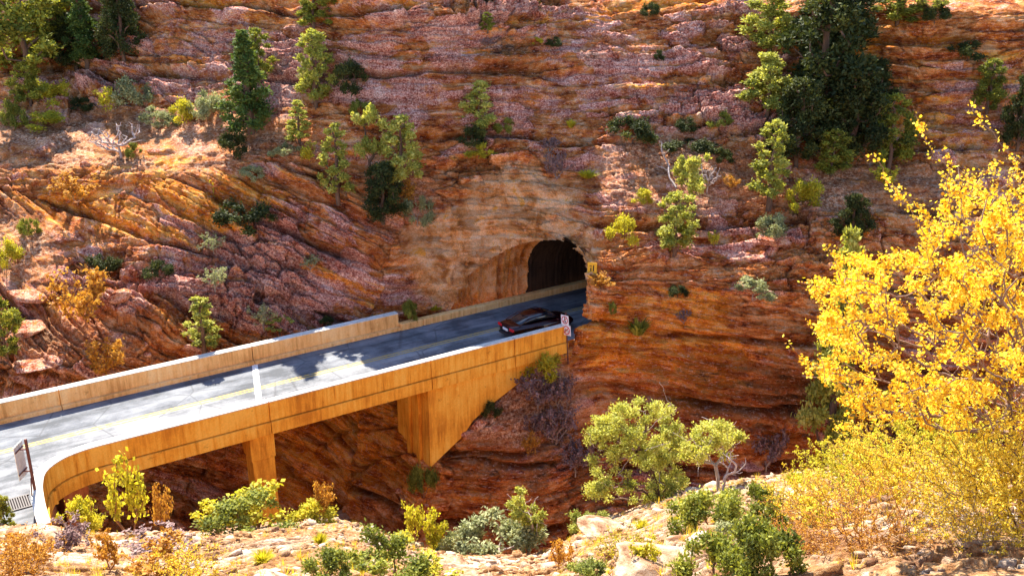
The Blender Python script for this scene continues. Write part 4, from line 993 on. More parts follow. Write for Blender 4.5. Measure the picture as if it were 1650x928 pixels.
GT = 'trees and shrubs growing on the canyon wall'
WALL = [
 ('jun:1', 48, 135, 112, 150, 'broad yellow-green juniper in the top left corner of the cliff', 'tree'),
 ('jun:2', 100, 60, 70, 90, 'juniper behind the broad corner juniper at the top left', 'tree'),
 ('pine:1', 150, 108, 62, 108, 'rounded green pine standing before the dark gully at top left', 'tree'),
 ('pine:2', 195, 60, 60, 100, 'pine half hidden in the shade of the top left gully', 'tree'),
 ('darkt:1', 205, 100, 60, 110, 'dark tree filling the shadowed gully at the top left', 'tree'),
 ('darkt:2', 120, 110, 70, 80, 'dark low tree between the corner juniper and the rounded pine', 'tree'),
 ('jun:3', 50, 165, 50, 60, 'small juniper at the foot of the broad corner juniper', 'tree'),
 ('sage:1', 212, 158, 78, 52, 'pale rounded shrub on the sandy ledge right of the dark gully', 'shrub'),
 ('wand:1', 172, 182, 30, 50, 'bright yellow shrub left of the pale rounded shrub', 'shrub'),
 ('ylw:1', 88, 160, 50, 44, 'yellow-green shrub below the corner juniper', 'shrub'),
 ('ylw:2', 62, 195, 66, 28, 'low spreading yellow-green shrub at the left end of the ledge', 'shrub'),
 ('dome:1', 25, 195, 34, 44, 'upright green shrub on the far left of the ledge', 'shrub'),
 ('sage:2', 252, 190, 60, 34, 'grey-green shrub, left one of the row on the sandy ledge', 'shrub'),
 ('ylw:3', 290, 186, 46, 44, 'yellow-green shrub in the middle of the row on the ledge', 'shrub'),
 ('sage:3', 330, 180, 56, 46, 'blue-grey shrub at the right end of the row on the ledge', 'shrub'),
 ('dark:5', 130, 165, 44, 24, 'flat dark shrub on the ledge under the rounded pine', 'shrub'),
 ('pine:3', 402, 205, 92, 155, 'tall dark pyramidal conifer standing on the ledge at upper left', 'tree'),
 ('jun:4', 415, 130, 56, 80, 'thin crowned juniper just behind the tall pyramidal conifer', 'tree'),
 ('dark:1', 372, 245, 44, 44, 'dark green shrub at the foot of the tall pyramidal conifer', 'shrub'),
 ('junlit:1', 506, 165, 66, 112, 'bright slim juniper right of the tall pyramidal conifer', 'tree'),
 ('slim:1', 480, 222, 40, 66, 'small light juniper below the bright slim juniper', 'tree'),
 ('sage:4', 458, 244, 44, 26, 'pale whitish shrub beside the small light juniper', 'shrub'),
 ('wand:2', 497, 262, 26, 40, 'orange-yellow shrub under the small light juniper', 'shrub'),
 ('dark:2', 562, 142, 56, 52, 'near-black shrub in the shade right of the bright slim juniper', 'shrub'),
 ('jun:5', 508, 50, 62, 74, 'juniper cut by the top edge above the bright slim juniper', 'tree'),
 ('jun:6', 535, 20, 40, 44, 'small juniper at the top edge beside the taller cut off one', 'tree'),
 ('dome:2', 577, 178, 34, 30, 'small green shrub below the near-black shrub', 'shrub'),
 ('slim:2', 546, 322, 54, 118, 'pale leaved slim tree left of the pair over the bridge', 'tree'),
 ('open:1', 598, 272, 66, 110, 'light crowned tree with a bare trunk above the far parapet', 'tree'),
 ('junlit:2', 648, 300, 70, 112, 'leafy juniper right of the bare trunked light tree', 'tree'),
 ('darkt:3', 618, 355, 72, 92, 'dark bushy juniper under the light crowned pair', 'tree'),
 ('sage:5', 672, 356, 50, 52, 'grey-green shrub at the foot of the leafy juniper', 'shrub'),
 ('goldw:1', 652, 330, 40, 44, 'olive-yellow shrub under the leafy juniper', 'shrub'),
 ('junlit:3', 775, 205, 62, 78, 'bright green tree on the cliff high above the tunnel', 'tree'),
 ('dark:3', 765, 232, 44, 36, 'dark shrub directly under the bright tree above the tunnel', 'shrub'),
 ('ylw:4', 772, 248, 46, 30, 'yellow-green shrub beneath the dark one above the tunnel', 'shrub'),
 ('dome:3', 815, 208, 34, 28, 'small green shrub right of the bright tree above the tunnel', 'shrub'),
 ('jun:7', 785, 52, 26, 30, 'tiny juniper on the upper cliff near the top middle', 'tree'),
 ('brush:1', 786, 74, 24, 18, 'grey twiggy bush just under the tiny upper juniper', 'bush'),
 ('dark:4', 895, 72, 26, 18, 'small dark shrub on the upper cliff right of the tiny juniper', 'shrub'),
 ('ylw:5', 870, 68, 20, 12, 'yellow-green cushion left of the small dark upper shrub', 'shrub'),
 ('brush:2', 955, 90, 40, 14, 'flat grey bush on a ledge of the upper cliff', 'bush'),
 ('dark:6', 790, 8, 34, 22, 'left dark shrub cut by the top edge in the middle', 'shrub'),
 ('dark:7', 865, 6, 26, 20, 'second dark shrub from the left along the top edge', 'shrub'),
 ('dark:8', 1048, 22, 30, 26, 'dark shrub near the top edge right of the middle', 'shrub'),
 ('dark:9', 1062, 96, 18, 16, 'tiny dark shrub on the bare upper cliff right of middle', 'shrub'),
 ('sage:6', 580, 12, 30, 20, 'pale shrub cut by the top edge left of the middle', 'shrub'),
 ('dark:10', 1022, 215, 78, 48, 'broad dark green shrub on the cliff right above the tunnel', 'shrub'),
 ('dark:11', 1114, 232, 76, 32, 'broad dark shrub right of the other broad dark one', 'shrub'),
 ('dark:12', 1107, 196, 42, 24, 'small dark shrub above the two broad dark ones', 'shrub'),
 ('dome:4', 1160, 200, 34, 26, 'dim green shrub left of the great dark trees', 'shrub'),
 ('dark:13', 1165, 252, 34, 26, 'lowest dark shrub beside the pale scree slope', 'shrub'),
 ('brush:3', 897, 282, 44, 46, 'dark brown twiggy bush above the crown of the tunnel', 'bush'),
 ('brush:4', 886, 240, 38, 28, 'mauve twiggy bush higher above the tunnel crown', 'bush'),
 ('tuft:1', 946, 278, 36, 16, 'low yellow-green tuft right above the tunnel', 'grass'),
 ('tuft:2', 922, 196, 18, 16, 'yellow tuft on the bare rock above the tunnel', 'grass'),
 ('ylw:6', 1002, 386, 50, 54, 'yellow-green shrub right of the tunnel arch', 'shrub'),
 ('junlit:4', 1086, 402, 74, 100, 'bright full juniper on the ledge right of the tunnel', 'tree'),
 ('ylw:7', 1036, 322, 34, 26, 'small yellowish shrub above the bright full juniper', 'shrub'),
 ('open:2', 1120, 330, 72, 104, 'small twisted tree with pale foliage on the scree', 'tree'),
 ('deadb:1', 1140, 300, 44, 50, 'leafless grey shrub behind the small twisted tree', 'shrub'),
 ('slim:3', 1240, 325, 66, 130, 'tall slender light juniper below the great dark trees', 'tree'),
 ('junlit:5', 1232, 190, 80, 92, 'light green juniper leaning out left of the great dark trees', 'tree'),
 ('junlit:6', 1240, 82, 84, 96, 'light green juniper at the top edge left of the great trees', 'tree'),
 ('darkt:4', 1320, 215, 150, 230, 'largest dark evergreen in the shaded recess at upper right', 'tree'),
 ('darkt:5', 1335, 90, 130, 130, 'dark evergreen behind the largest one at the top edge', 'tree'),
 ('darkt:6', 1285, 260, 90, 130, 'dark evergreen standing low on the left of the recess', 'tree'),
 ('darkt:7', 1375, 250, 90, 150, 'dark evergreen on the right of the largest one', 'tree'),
 ('jun:8', 1432, 262, 74, 110, 'mid green juniper at the right edge of the shaded recess', 'tree'),
 ('darkt:8', 1400, 180, 80, 90, 'black-green tree deep in the recess right of the largest', 'tree'),
 ('jun:9', 1340, 275, 60, 70, 'olive juniper below the largest dark evergreen', 'tree'),
 ('ylw:8', 1298, 328, 50, 52, 'yellow-green shrub under the olive juniper', 'shrub'),
 ('sage:7', 1246, 374, 60, 46, 'grey shrub at the foot of the tall slender juniper', 'shrub'),
 ('darkt:9', 1370, 390, 58, 74, 'small dark green tree above the golden tree tip', 'tree'),
 ('jun:10', 1592, 180, 50, 76, 'green treetop on the cliff at the right edge of the photo', 'tree'),
 ('darkt:10', 1640, 240, 50, 110, 'dark juniper cut by the right edge', 'tree'),
 ('jun:11', 1438, 36, 74, 54, 'juniper cut by the top edge at upper right', 'tree'),
 ('dark:14', 1562, 95, 58, 34, 'dark shrub on the banded rock at the upper right', 'shrub'),
 ('dark:15', 1510, 30, 40, 30, 'dark shrub near the top edge right of the cut off juniper', 'shrub'),
 ('open:4', 1500, 20, 50, 40, 'pale sparse tree at the top edge at upper right', 'tree'),
 ('dark:16', 402, 366, 88, 58, 'rounded dark blue-green shrub in the middle of the left slope', 'shrub'),
 ('paleb:1', 344, 402, 38, 34, 'dull sparse shrub lower left of the rounded dark shrub', 'shrub'),
 ('wand:3', 341, 312, 12, 32, 'single bright yellow spire plant on the left ledge', 'plant'),
 ('sage:8', 404, 286, 40, 26, 'small grey shrub on the orange ledge at left', 'shrub'),
 ('deadb:2', 190, 242, 76, 56, 'scraggly half bare tree on the rim of the left ledge', 'tree'),
 ('dome:5', 212, 240, 24, 24, 'small green shrub beside the scraggly half bare tree', 'shrub'),
 ('goldw:2', 122, 320, 70, 50, 'straw yellow twiggy shrub among the left boulders', 'shrub'),
 ('dome:6', 45, 372, 30, 32, 'small bright green shrub near the left edge', 'shrub'),
 ('ylw:9', 8, 420, 44, 44, 'yellow shrub cut by the left edge', 'shrub'),
 ('dark:17', 166, 427, 46, 34, 'left dark shrub of the two above the boulders', 'shrub'),
 ('dark:18', 258, 450, 44, 36, 'right dark shrub of the two above the boulders', 'shrub'),
 ('goldw:3', 132, 520, 86, 96, 'large open amber shrub on the slope above the far parapet', 'shrub'),
 ('jun:12', 12, 580, 56, 92, 'green juniper cut by the left edge above the far parapet', 'tree'),
 ('goldw:4', 165, 605, 66, 70, 'olive shrub low on the slope left of the parapet tree', 'shrub'),
 ('slim:4', 326, 570, 52, 86, 'bright small tree rising behind the far parapet', 'tree'),
 ('paleb:2', 346, 474, 44, 40, 'sparse yellowish shrub above the bright parapet tree', 'shrub'),
 ('open:3', 452, 538, 46, 34, 'pale small tree behind the middle of the far parapet', 'tree'),
 ('paleb:3', 425, 530, 44, 44, 'thin grey shrub left of the pale parapet tree', 'shrub'),
 ('dark:19', 527, 527, 22, 24, 'tiny dark shrub just above the far parapet', 'shrub'),
 ('paleb:4', 500, 430, 40, 26, 'straw shrub on the tilted slabs left of the tunnel', 'shrub'),
 ('tuft:3', 700, 500, 24, 12, 'dry tuft on the rubble strip before the fluted wall', 'grass'),
 ('goldw:5', 968, 466, 46, 32, 'yellow bush growing beside the yellow sign', 'shrub'),
 ('dark:20', 1091, 476, 34, 26, 'small dark shrub on the rock wall right of the arch', 'shrub'),
 ('sage:9', 1214, 476, 66, 38, 'pale grey-green shrub sprawled over white slabs', 'shrub'),
 ('agave:1', 1031, 540, 44, 34, 'spiky yucca clinging to the rock right of the signs', 'plant'),
 ('dome:7', 989, 506, 18, 20, 'tiny green shrub between the yellow bush and the yucca', 'shrub'),
 ('brush:5', 1100, 520, 26, 22, 'small brown bush right of the yucca', 'bush'),
 ('wand:4', 1150, 392, 22, 28, 'yellow spiky plant right of the bright full juniper', 'plant'),
 ('ylw:10', 884, 602, 64, 56, 'yellow-green shrub below the prohibition sign', 'shrub'),
 ('brush:6', 872, 650, 70, 60, 'tan feathery bush in the shaded gully under the sign', 'bush'),
 ('brush:7', 912, 660, 56, 64, 'mauve bush against the rock at the top of the gully', 'bush'),
 ('brush:8', 905, 715, 70, 66, 'large dusky bush lower in the gully', 'bush'),
 ('brush:9', 930, 760, 60, 62, 'dark feathery bush at the bottom right of the gully', 'bush'),
 ('brush:10', 868, 700, 40, 40, 'small grey bush left of the large dusky one', 'bush'),
 ('dark:21', 788, 657, 32, 30, 'dark shrub in the corner behind the abutment', 'shrub'),
 ('goldw:6', 855, 740, 30, 50, 'thin amber shrub on the lip of the lower rock', 'shrub'),
 ('dome:8', 684, 800, 44, 60, 'dim green shrub beneath the sharp abutment corner', 'shrub'),
 ('pinelit:4', 1316, 690, 84, 300, 'tall dark pine half hidden behind the golden tree', 'tree'),
 ('brush:11', 1240, 755, 70, 80, 'dark brush in the hollow at the base of the right wall', 'bush'),
 ('brush:12', 1300, 745, 60, 80, 'dusky bush under the half hidden light pine', 'bush'),
 ('goldw:7', 1180, 300, 30, 30, 'straw bush on the pale scree slope', 'bush'),
 ('wand:5', 1425, 300, 40, 40, 'dim yellow shrub right below the shaded recess', 'shrub'),
]
for key, px, py, wp, hp, lab, cat in WALL:
    put(key, px, py, wp, hp, lab, cat, GT)
for o in [x for x in C.objects if x.get('label', '').startswith('tall dark pine')]: o.location += Vector((0, -2.0, 0)); o['label'] = 'tall light green pine half hidden behind the golden tree'
# green bush sitting on the low kerb by the end of the far parapet
r = put('dome:9', 652, 524, 30, 36, 'green bush at the gap where the far parapet ends', 'shrub', GT); r.location = B(27.0, 53.0, 0.3)

# dead fallen trunk on the slope, pale
def dead_log():
    rng = np.random.default_rng(5); a = wall_pt(1068, 230); b = wall_pt(1085, 300); T = [np.array(a + Vector((0, -.3, .4)))]
    pts_ = []
    for k in range(10):
        f = k / 9; p = a.lerp(b, f) + Vector((rng.normal(0, .1), -.35, .25)); pts_.append(np.array(p))
    root = empty('dead_tree', b); tg = np.array([pts_[0] + rng.normal(0, .5, 3) + [0, -.2, .3] for _ in range(6)] + [pts_[3] + rng.normal(0, .5, 3) + [0, -.3, .3] for _ in range(4)])
    nd, pr, tp = grow(pts_[-1], tg, .2, rng, .2, 0, pts_[:-1][::-1]); V1, F1 = tubes(nd, pr, tp, .02, .11, .5, 6)
    o = mesh_np('dead_trunk', V1, F1, M['dead'], smooth=True); under(o, root)
    tag(root, 'bleached fallen trunk lying on the slope right of the tunnel', 'dead tree')
dead_log()

# --------------------------------------------------- near slope plants
GN = 'plants on the near slope'
def near_tree(name, label, cat, px, pyb, blobs, nclump, nl, leaf, mat, barkm, rtip, rmax, seed, stem_px=(), flat=.85, rr=(.18, .3), dyr=1.0, shape='quad', dead=0, group=None, y_at=None, power=.5, clump_leaf=True):
    """blobs: (px,py,rx,ry,weight) regions of the crown at the plant's own distance"""
    rng = np.random.default_rng(seed); base = gnd(px, pyb) if y_at is None else gz(ray(px, pyb)[0] / ray(px, pyb)[1], y_at)
    yb = base.y; cs = []; wts = np.array([b[4] for b in blobs], float); wts /= wts.sum()
    for i in range(nclump):
        b = blobs[rng.choice(len(blobs), p=wts)]; a = rng.random() * 6.283; q_ = math.sqrt(rng.random())
        qx, qy = b[0] + b[2] * q_ * math.cos(a), b[1] + b[3] * q_ * math.sin(a); y = yb + dyr * rng.normal(0, .5)
        r_ = ray(qx, qy); t = y / r_[1]; cs.append((r_[0] * t, y, H + r_[2] * t))
    cs = np.array(cs) - np.array(base); stem = []
    for (sx, sy) in stem_px:
        r_ = ray(sx, sy); t = (yb) / r_[1]; stem.append(np.array((r_[0] * t, yb, H + r_[2] * t)) - np.array(base))
    nd, pr, tp = grow((0, 0, -.15), cs, .18, rng, .18, .1, stem or None)
    V1, F1 = tubes(nd, pr, tp, rtip, rmax, power, 5)
    rs = rng.uniform(rr[0], rr[1], nclump); per = rs ** 2 / (rs ** 2).sum() * nl
    root = empty(name, base); mesh_np('trunk', V1, F1, M[barkm], root, smooth=True)
    if nl:
        p, ti, di = clump_cloud(cs, rs, per, rng, flat, .25); V2, F2 = leaves(p, leaf, rng, shape, 1.8, .2, di + np.array([0, 0, .4]))
        mesh_np('crown', V2, F2, M[mat], root, fattrs=dict(tint=ti))
    if dead:
        T = cs[rng.choice(len(cs), dead)] * 1.02 + rng.normal(0, .35, (dead, 3)); nd, pr, tp = grow(cs.mean(0), T, .15, rng, .25); V1, F1 = tubes(nd, pr, tp, rtip * .6, rmax * .3, .5, 4)
        mesh_np('dead_branches', V1, F1, M['dead'], root, smooth=True)
    tag(root, label, cat, group or GN); return root

near_tree('juniper_tree', 'large bright spreading juniper on the near rim right of the bridge', 'tree', 1062, 800,
    [(985, 665, 38, 22, 2), (1030, 690, 55, 45, 4), (965, 710, 28, 25, 1.5), (1060, 700, 45, 45, 3), (1085, 745, 30, 40, 2), (1000, 740, 60, 35, 3), (1010, 785, 60, 24, 3.2), (1080, 785, 30, 18, 1.2), (960, 790, 15, 10, .5), (1080, 705, 18, 15, 1)],
    135, 34000, .045, 'lime_jun', 'bark', .012, .16, 21, [(1056, 780), (1050, 760), (1040, 742), (1025, 728)], dyr=1.3, rr=(.20, .34), dead=26)
near_tree('juniper_tree', 'smaller juniper with grey dead branches right of the large spreading one', 'tree', 1158, 790,
    [(1150, 705, 42, 22, 3), (1180, 700, 14, 16, 1), (1120, 725, 22, 18, 1), (1150, 735, 30, 20, 1)], 34, 7500, .045, 'lime_jun', 'paletwig', .010, .08, 22, [(1157, 770), (1153, 750)], dyr=.8, rr=(.17, .28), dead=22)
near_tree('dead_shrub', 'bleached bare branches reaching right of the smaller juniper', 'shrub', 1165, 792, [(1180, 745, 24, 22, 1)], 30, 0, .04, 'brush', 'dead', .010, .05, 23, [(1168, 770)], dyr=.5)
near_tree('pinyon_tree', 'small crooked pinyon with pale trunk on the near rim at middle', 'tree', 852, 876,
    [(838, 800, 16, 14, 2), (850, 825, 22, 16, 2.5), (868, 840, 12, 16, 1.2), (832, 818, 12, 10, 1)], 26, 4200, .05, 'lime_jun', 'paletwig', .012, .09, 24, [(854, 862), (858, 850), (856, 838)], dyr=.4, rr=(.14, .22), dead=10)
NEAR = [
 ('wand:11', 668, 880, 38, 92, 'left bright yellow wand shrub of the pair at the rim', 'shrub'),
 ('wand:12', 698, 872, 48, 88, 'right bright yellow wand shrub of the pair at the rim', 'shrub'),
 ('sage:11', 797, 892, 136, 66, 'broad grey-green dome shrub on the rim below the crooked pinyon', 'shrub'),
 ('sage:14', 745, 885, 60, 48, 'smaller grey-green shrub left of the broad dome shrub', 'shrub'),
 ('dome:11', 618, 935, 122, 74, 'large rounded green shrub at the bottom edge below the rim', 'shrub'),
 ('dome:12', 525, 936, 80, 52, 'green shrub at the bottom edge left of the large rounded one', 'shrub'),
 ('dome:13', 232, 0, 0, 0, '', ''),
 ('dome:14', 405, 852, 110, 52, 'broad green shrub on the rim under the bridge pier', 'shrub'),
 ('wand:13', 350, 854, 80, 60, 'leggy green-yellow shrub left of the broad green shrub', 'shrub'),
 ('wand:14', 415, 850, 110, 88, 'tall yellow-green stems rising behind the broad green shrub', 'shrub'),
 ('ylw:11', 498, 842, 80, 48, 'yellow-green shrub right of the broad green shrub', 'shrub'),
 ('goldw:11', 520, 842, 46, 74, 'spindly amber shrub at the right end of the left thicket', 'shrub'),
 ('wand:15', 212, 862, 62, 132, 'tall thin yellow-leaved sapling before the dark hollow', 'shrub'),
 ('goldw:12', 268, 868, 40, 96, 'bare reddish sapling right of the tall thin one', 'shrub'),
 ('ylw:12', 128, 850, 60, 66, 'golden-green shrub at the foot of the curved parapet', 'shrub'),
 ('brush:21', 112, 884, 90, 52, 'grey brushy shrub below the golden-green one at the parapet', 'shrub'),
 ('brush:22', 250, 890, 130, 44, 'wide dull brush below the two saplings', 'bush'),
 ('goldw:13', 45, 925, 90, 80, 'amber shrub at the bottom left corner', 'shrub'),
 ('goldw:14', 175, 920, 60, 70, 'thin amber shrub along the bottom edge at left', 'shrub'),
 ('goldw:15', 260, 925, 110, 66, 'wider amber shrub along the bottom edge at left', 'shrub'),
 ('jun:21', 8, 838, 34, 60, 'green juniper tip cut by the left edge beside the drain', 'tree'),
 ('tuft:11', 517, 878, 28, 26, 'golden grass tuft on the bare slope at lower left', 'grass'),
 ('tuft:12', 425, 905, 40, 26, 'straw grass tuft near the bottom edge at lower left', 'grass'),
 ('tuft:13', 708, 886, 40, 26, 'golden grass tuft under the bright yellow pair', 'grass'),
 ('ylw:13', 650, 872, 60, 28, 'low green shrub left of the bright yellow pair', 'shrub'),
 ('goldw:16', 902, 920, 46, 62, 'reddish bare twig bush at bottom middle', 'bush'),
 ('dome:15', 952, 852, 60, 32, 'low green shrub hanging over the rim left of the juniper', 'shrub'),
 ('dome:16', 945, 935, 70, 34, 'dark green clump at the bottom edge right of middle', 'shrub'),
 ('wand:16', 700, 935, 90, 44, 'yellow-green shrub at the bottom edge in the middle', 'shrub'),
 ('dome:17', 1140, 850, 100, 68, 'left green bush of the mass right of the large juniper', 'shrub'),
 ('dome:18', 1215, 850, 90, 66, 'right green bush of the mass right of the large juniper', 'shrub'),
 ('dome:19', 1150, 935, 110, 84, 'dark green bush at the bottom edge right of the white slab', 'shrub'),
 ('dome:20', 1232, 930, 110, 90, 'second dark green bush at the bottom edge beside the twiggy thicket', 'shrub'),
 ('sage:12', 1185, 880, 70, 44, 'grey-green shrub between the four green bushes', 'shrub'),
 ('tuft:14', 1090, 842, 30, 20, 'golden tuft under the large juniper', 'grass'),
 ('tuft:15', 1032, 850, 30, 18, 'straw tuft on the rocks left under the large juniper', 'grass'),
 ('tuft:16', 1280, 776, 44, 24, 'yellow tuft on the rim left of the golden tree', 'grass'),
 ('tuft:17', 1365, 762, 60, 34, 'orange grass clump on the rim under the golden tree', 'grass'),
 ('ylw:14', 1400, 760, 90, 60, 'yellow-green rabbitbrush on the rim under the golden tree', 'shrub'),
 ('deadb:11', 1352, 742, 40, 40, 'small white dead shrub on the rim left of the rabbitbrush', 'shrub'),
 ('wand:17', 1300, 850, 80, 60, 'thin yellow-green shrub on the open slope below the rim', 'shrub'),
 ('wand:18', 1040, 925, 50, 70, 'thin stemmed plant standing before the white slab', 'plant'),
]
for key, px, py, wp, hp, lab, cat in NEAR:
    if wp: put(key, px, py, wp, hp, lab, cat, GN, where='near')
def ypt(px, py, y):
    r = ray(px, py); t = y / r[1]; return Vector((r[0] * t, y, H + r[2] * t))
# fine stemmed brush in front at lower right, close to the viewer
def close_brush(name, label, px, y, wpx, top_py, stems, nl, leaf, mat, barkm, seed, side=6, r=.0028):
    rng = np.random.default_rng(seed); t = ray(px, 900)[0] / ray(px, 900)[1]; base = gz(t, y); dist = math.hypot(y, H - base.z)
    topz = ypt(px, top_py, y).z; Hh = max(0.4, topz - base.z); W = wpx * dist / F; stems = int(stems * 1.5); nl = int(nl * 1.5); leaf *= .85
    root = wand_proto(seed, mat, Hh, W, stems, nl, leaf, barkm, 'quad', side, .5, .15, name, r, .05)
    root.location = base; tag(root, label, 'shrub', GN); return root
close_brush('brush_shrub', 'yellow-green feathery shrub under the left of the golden tree', 1370, 17.5, 210, 730, 80, 8500, .032, 'lime', 'twig', 61)
close_brush('brush_shrub', 'golden twiggy shrub right of the dark green bushes', 1300, 13.5, 170, 770, 60, 4200, .024, 'gold2', 'twig', 62)
close_brush('brush_shrub', 'yellow-green stemmed shrub in the middle of the lower right thicket', 1440, 12.5, 250, 690, 80, 8200, .026, 'gold2', 'twig', 63)
close_brush('brush_shrub', 'golden brush filling the lower right corner', 1625, 9.3, 300, 640, 90, 11000, .027, 'gold2', 'bark', 64)
close_brush('brush_shrub', 'straw coloured brush along the bottom edge at right', 1400, 10.2, 280, 800, 70, 4600, .020, 'amber', 'twig', 65)
close_brush('brush_shrub', 'pale twiggy brush in the bottom right corner', 1560, 9.6, 260, 770, 80, 5200, .020, 'gold2', 'paletwig', 66)
close_brush('brush_shrub', 'bright rabbitbrush heads below the golden crown at right', 1500, 15.5, 240, 650, 80, 9500, .032, 'lime', 'twig', 67)
close_brush('brush_shrub', 'thin reddish brush at the bottom edge beside the second dark green bush', 1270, 10.5, 150, 850, 50, 1800, .02, 'amber', 'twig', 68)
close_brush('brush_shrub', 'sparse olive stems rising at the bottom edge right of middle', 1010, 14.5, 120, 880, 36, 1400, .024, 'lime', 'twig', 69)
close_brush('brush_shrub', 'thin amber stems at the bottom edge at far left', 30, 12.5, 150, 850, 40, 2000, .026, 'amber', 'twig', 70)
close_brush('brush_shrub', 'fine golden stems at the bottom edge left of middle', 300, 13.5, 150, 880, 40, 2000, .026, 'gold2', 'twig', 71)

# the golden tree
M['twigbark'] = bark_mat('brown_twig_bark', (0.34, 0.22, 0.17))
def golden():
    rng = np.random.default_rng(78); y0 = 10.2; t = ray(1660, 900)[0] / ray(1660, 900)[1]; base = gz(t, y0); b0 = np.array(base)
    blobs = [(1480, 560, 170, 110, 12), (1390, 530, 80, 50, 4), (1600, 520, 110, 120, 8), (1560, 390, 90, 80, 5), (1500, 450, 100, 60, 4), (1390, 430, 60, 30, 2), (1620, 300, 50, 60, 2), (1440, 640, 110, 40, 4), (1560, 650, 110, 50, 4),
             (1620, 430, 80, 90, 4), (1345, 465, 45, 25, 1.2), (1330, 590, 45, 25, 1.2), (1700, 450, 90, 150, 6), (1540, 300, 30, 40, 1)]
    w_ = np.array([b[4] for b in blobs]); w_ = w_ / w_.sum(); T = []
    for i in range(1200):
        b = blobs[rng.choice(len(blobs), p=w_)]; a = rng.random() * 6.283; q_ = math.sqrt(rng.random())
        y = y0 + rng.normal(-.1, .65); T.append(np.array(ypt(b[0] + b[2] * q_ * math.cos(a), b[1] + b[3] * q_ * math.sin(a), y)))
    tips_px = [(1268, 546), (1300, 520), (1292, 605), (1345, 690), (1360, 668), (1405, 248), (1425, 285), (1475, 185), (1490, 225), (1520, 240), (1572, 160), (1582, 200), (1597, 262), (1450, 300), (1640, 250), (1290, 455), (1330, 400), (1600, 300), (1540, 265)]
    for q_ in tips_px: T.append(np.array(ypt(q_[0], q_[1], y0 + rng.normal(-.1, .3))))
    T = np.array(T) - b0
    stem = [np.array(ypt(x, y_, y0)) - b0 for x, y_ in ((1655, 860), (1645, 810), (1640, 760), (1632, 700), (1625, 650))]
    nd, pr, tp = grow((0, 0, -.2), T, .10, rng, .14, .12, stem); V1, F1 = tubes(nd, pr, tp, .0032, .045, .36, 5)
    root = empty('golden_tree', base); o = mesh_np('trunk', V1, F1, M['twigbark'], root, smooth=True)
    # leaves strung along the outer twigs
    w2 = np.zeros(len(nd)); 
    for k in tp.values(): w2[k] += 1
    for i in range(len(nd) - 1, 0, -1): w2[pr[i]] += w2[i]
    e = np.where((w2 <= 3) & (np.arange(len(nd)) > 6))[0]; nl = 29000
    qx, qy = project(nd[e] + b0); we = np.where(qy < 300, .40, 1.0) * np.where(qx < 1310, .5, 1.0) * rng.uniform(.2, 1.6, len(e)); pick = rng.choice(e, nl, p=we / we.sum()); f = rng.random((nl, 1)); p = nd[pick] * f + nd[pr[pick]] * (1 - f); off = rng.normal(0, 1, (nl, 3)); off /= np.linalg.norm(off, axis=1, keepdims=True)
    p = p + off * rng.uniform(.01, .075, (nl, 1))
    ti = np.clip(rng.normal(.58, .27, nl) - .4 * (rng.random(nl) < .06), 0, 1); V2, F2 = leaves(p, .029, rng, 'hex', 1.15, .15, off, .7)
    mesh_np('crown', V2, F2, M['gold'], root, fattrs=dict(tint=ti)); tag(root, 'golden leaved autumn tree leaning in from the right edge', 'tree')
golden()

# --------------------------------------------------- loose rock
def rock_mesh(name, seed, size, mat, flat=0.5, sub=4, cuts=7):
    import bmesh
    rng = np.random.default_rng(seed); bm = bmesh.new(); bmesh.ops.create_icosphere(bm, subdivisions=sub, radius=1.0)
    P = np.array([v.co[:] for v in bm.verts]);
    for k in range(cuts):
        d = rng.normal(0, 1, 3); d /= np.linalg.norm(d); h = 0.45 + 0.35 * rng.random(); s = P @ d; P = P - d * np.maximum(s - h, 0)[:, None]
    P *= np.array([1, 0.75, flat]) * size
    P += 0.05 * size * fbm(P[:, 0] / size * 3 + seed, P[:, 1] / size * 3, P[:, 2] / size * 6, 4, seed)[:, None]
    Fc = np.array([[v.index for v in f.verts] for f in bm.faces]); bm.free()
    return mesh_np(name, P, Fc, mat, smooth=False, attrs=dict(soil=np.zeros(len(P)), low=np.zeros(len(P)), bed=P[:, 2] * 2, patina=np.full(len(P), .55), ochre=np.full(len(P), .1), varnish=np.zeros(len(P)), pale=np.full(len(P), .35), block=np.full(len(P), .75), crack=np.zeros(len(P))))
BOULD = [(205, 462, 34, 'grey boulder, highest of the three left of the bare slope'), (195, 492, 40, 'largest grey boulder of the three on the left slope'), (200, 510, 26, 'grey boulder, lowest of the three on the left slope'),
         (240, 572, 16, 'small pale rock just above the far parapet'), (135, 262, 22, 'pale block lying on the broken left ledge'), (150, 275, 16, 'rounded block below the pale one on the left ledge'),
         (630, 792, 22, 'pale rounded rock in the dark hollow under the abutment'), (625, 832, 26, 'dim grey rock low in the hollow under the bridge'), (765, 680, 36, 'orange rock wedged against the abutment foot'),
         (40, 475, 60, 'pale slab at left above the juniper'), (60, 592, 70, 'cream slab above the left end of the far parapet'), (45, 530, 60, 'cream slab behind the left edge juniper'), (110, 455, 30, 'grey boulder under the amber shrub top'),
         (1255, 388, 70, 'long white slab below the tall slender juniper'), (1200, 462, 60, 'white slab under the sprawled pale shrub'), (1130, 375, 46, 'pale slab left of the long white one')]
for i, (px, py, wpx, lab) in enumerate(BOULD):
    p = wall_pt(px, py); s_ = wpx * (p - Vector((0, 0, H))).length / F / 2
    o = rock_mesh('boulder', 400 + i, s_, M['rock'], 0.55 if wpx < 45 else .3); o.location = p + Vector((0, 0.0, s_ * .15)); o.rotation_euler = (RNG.normal(0, .15), RNG.normal(0, .2), RNG.random() * 1.0 - .5)
    tag(o, lab, 'boulder', 'boulders on the canyon wall')
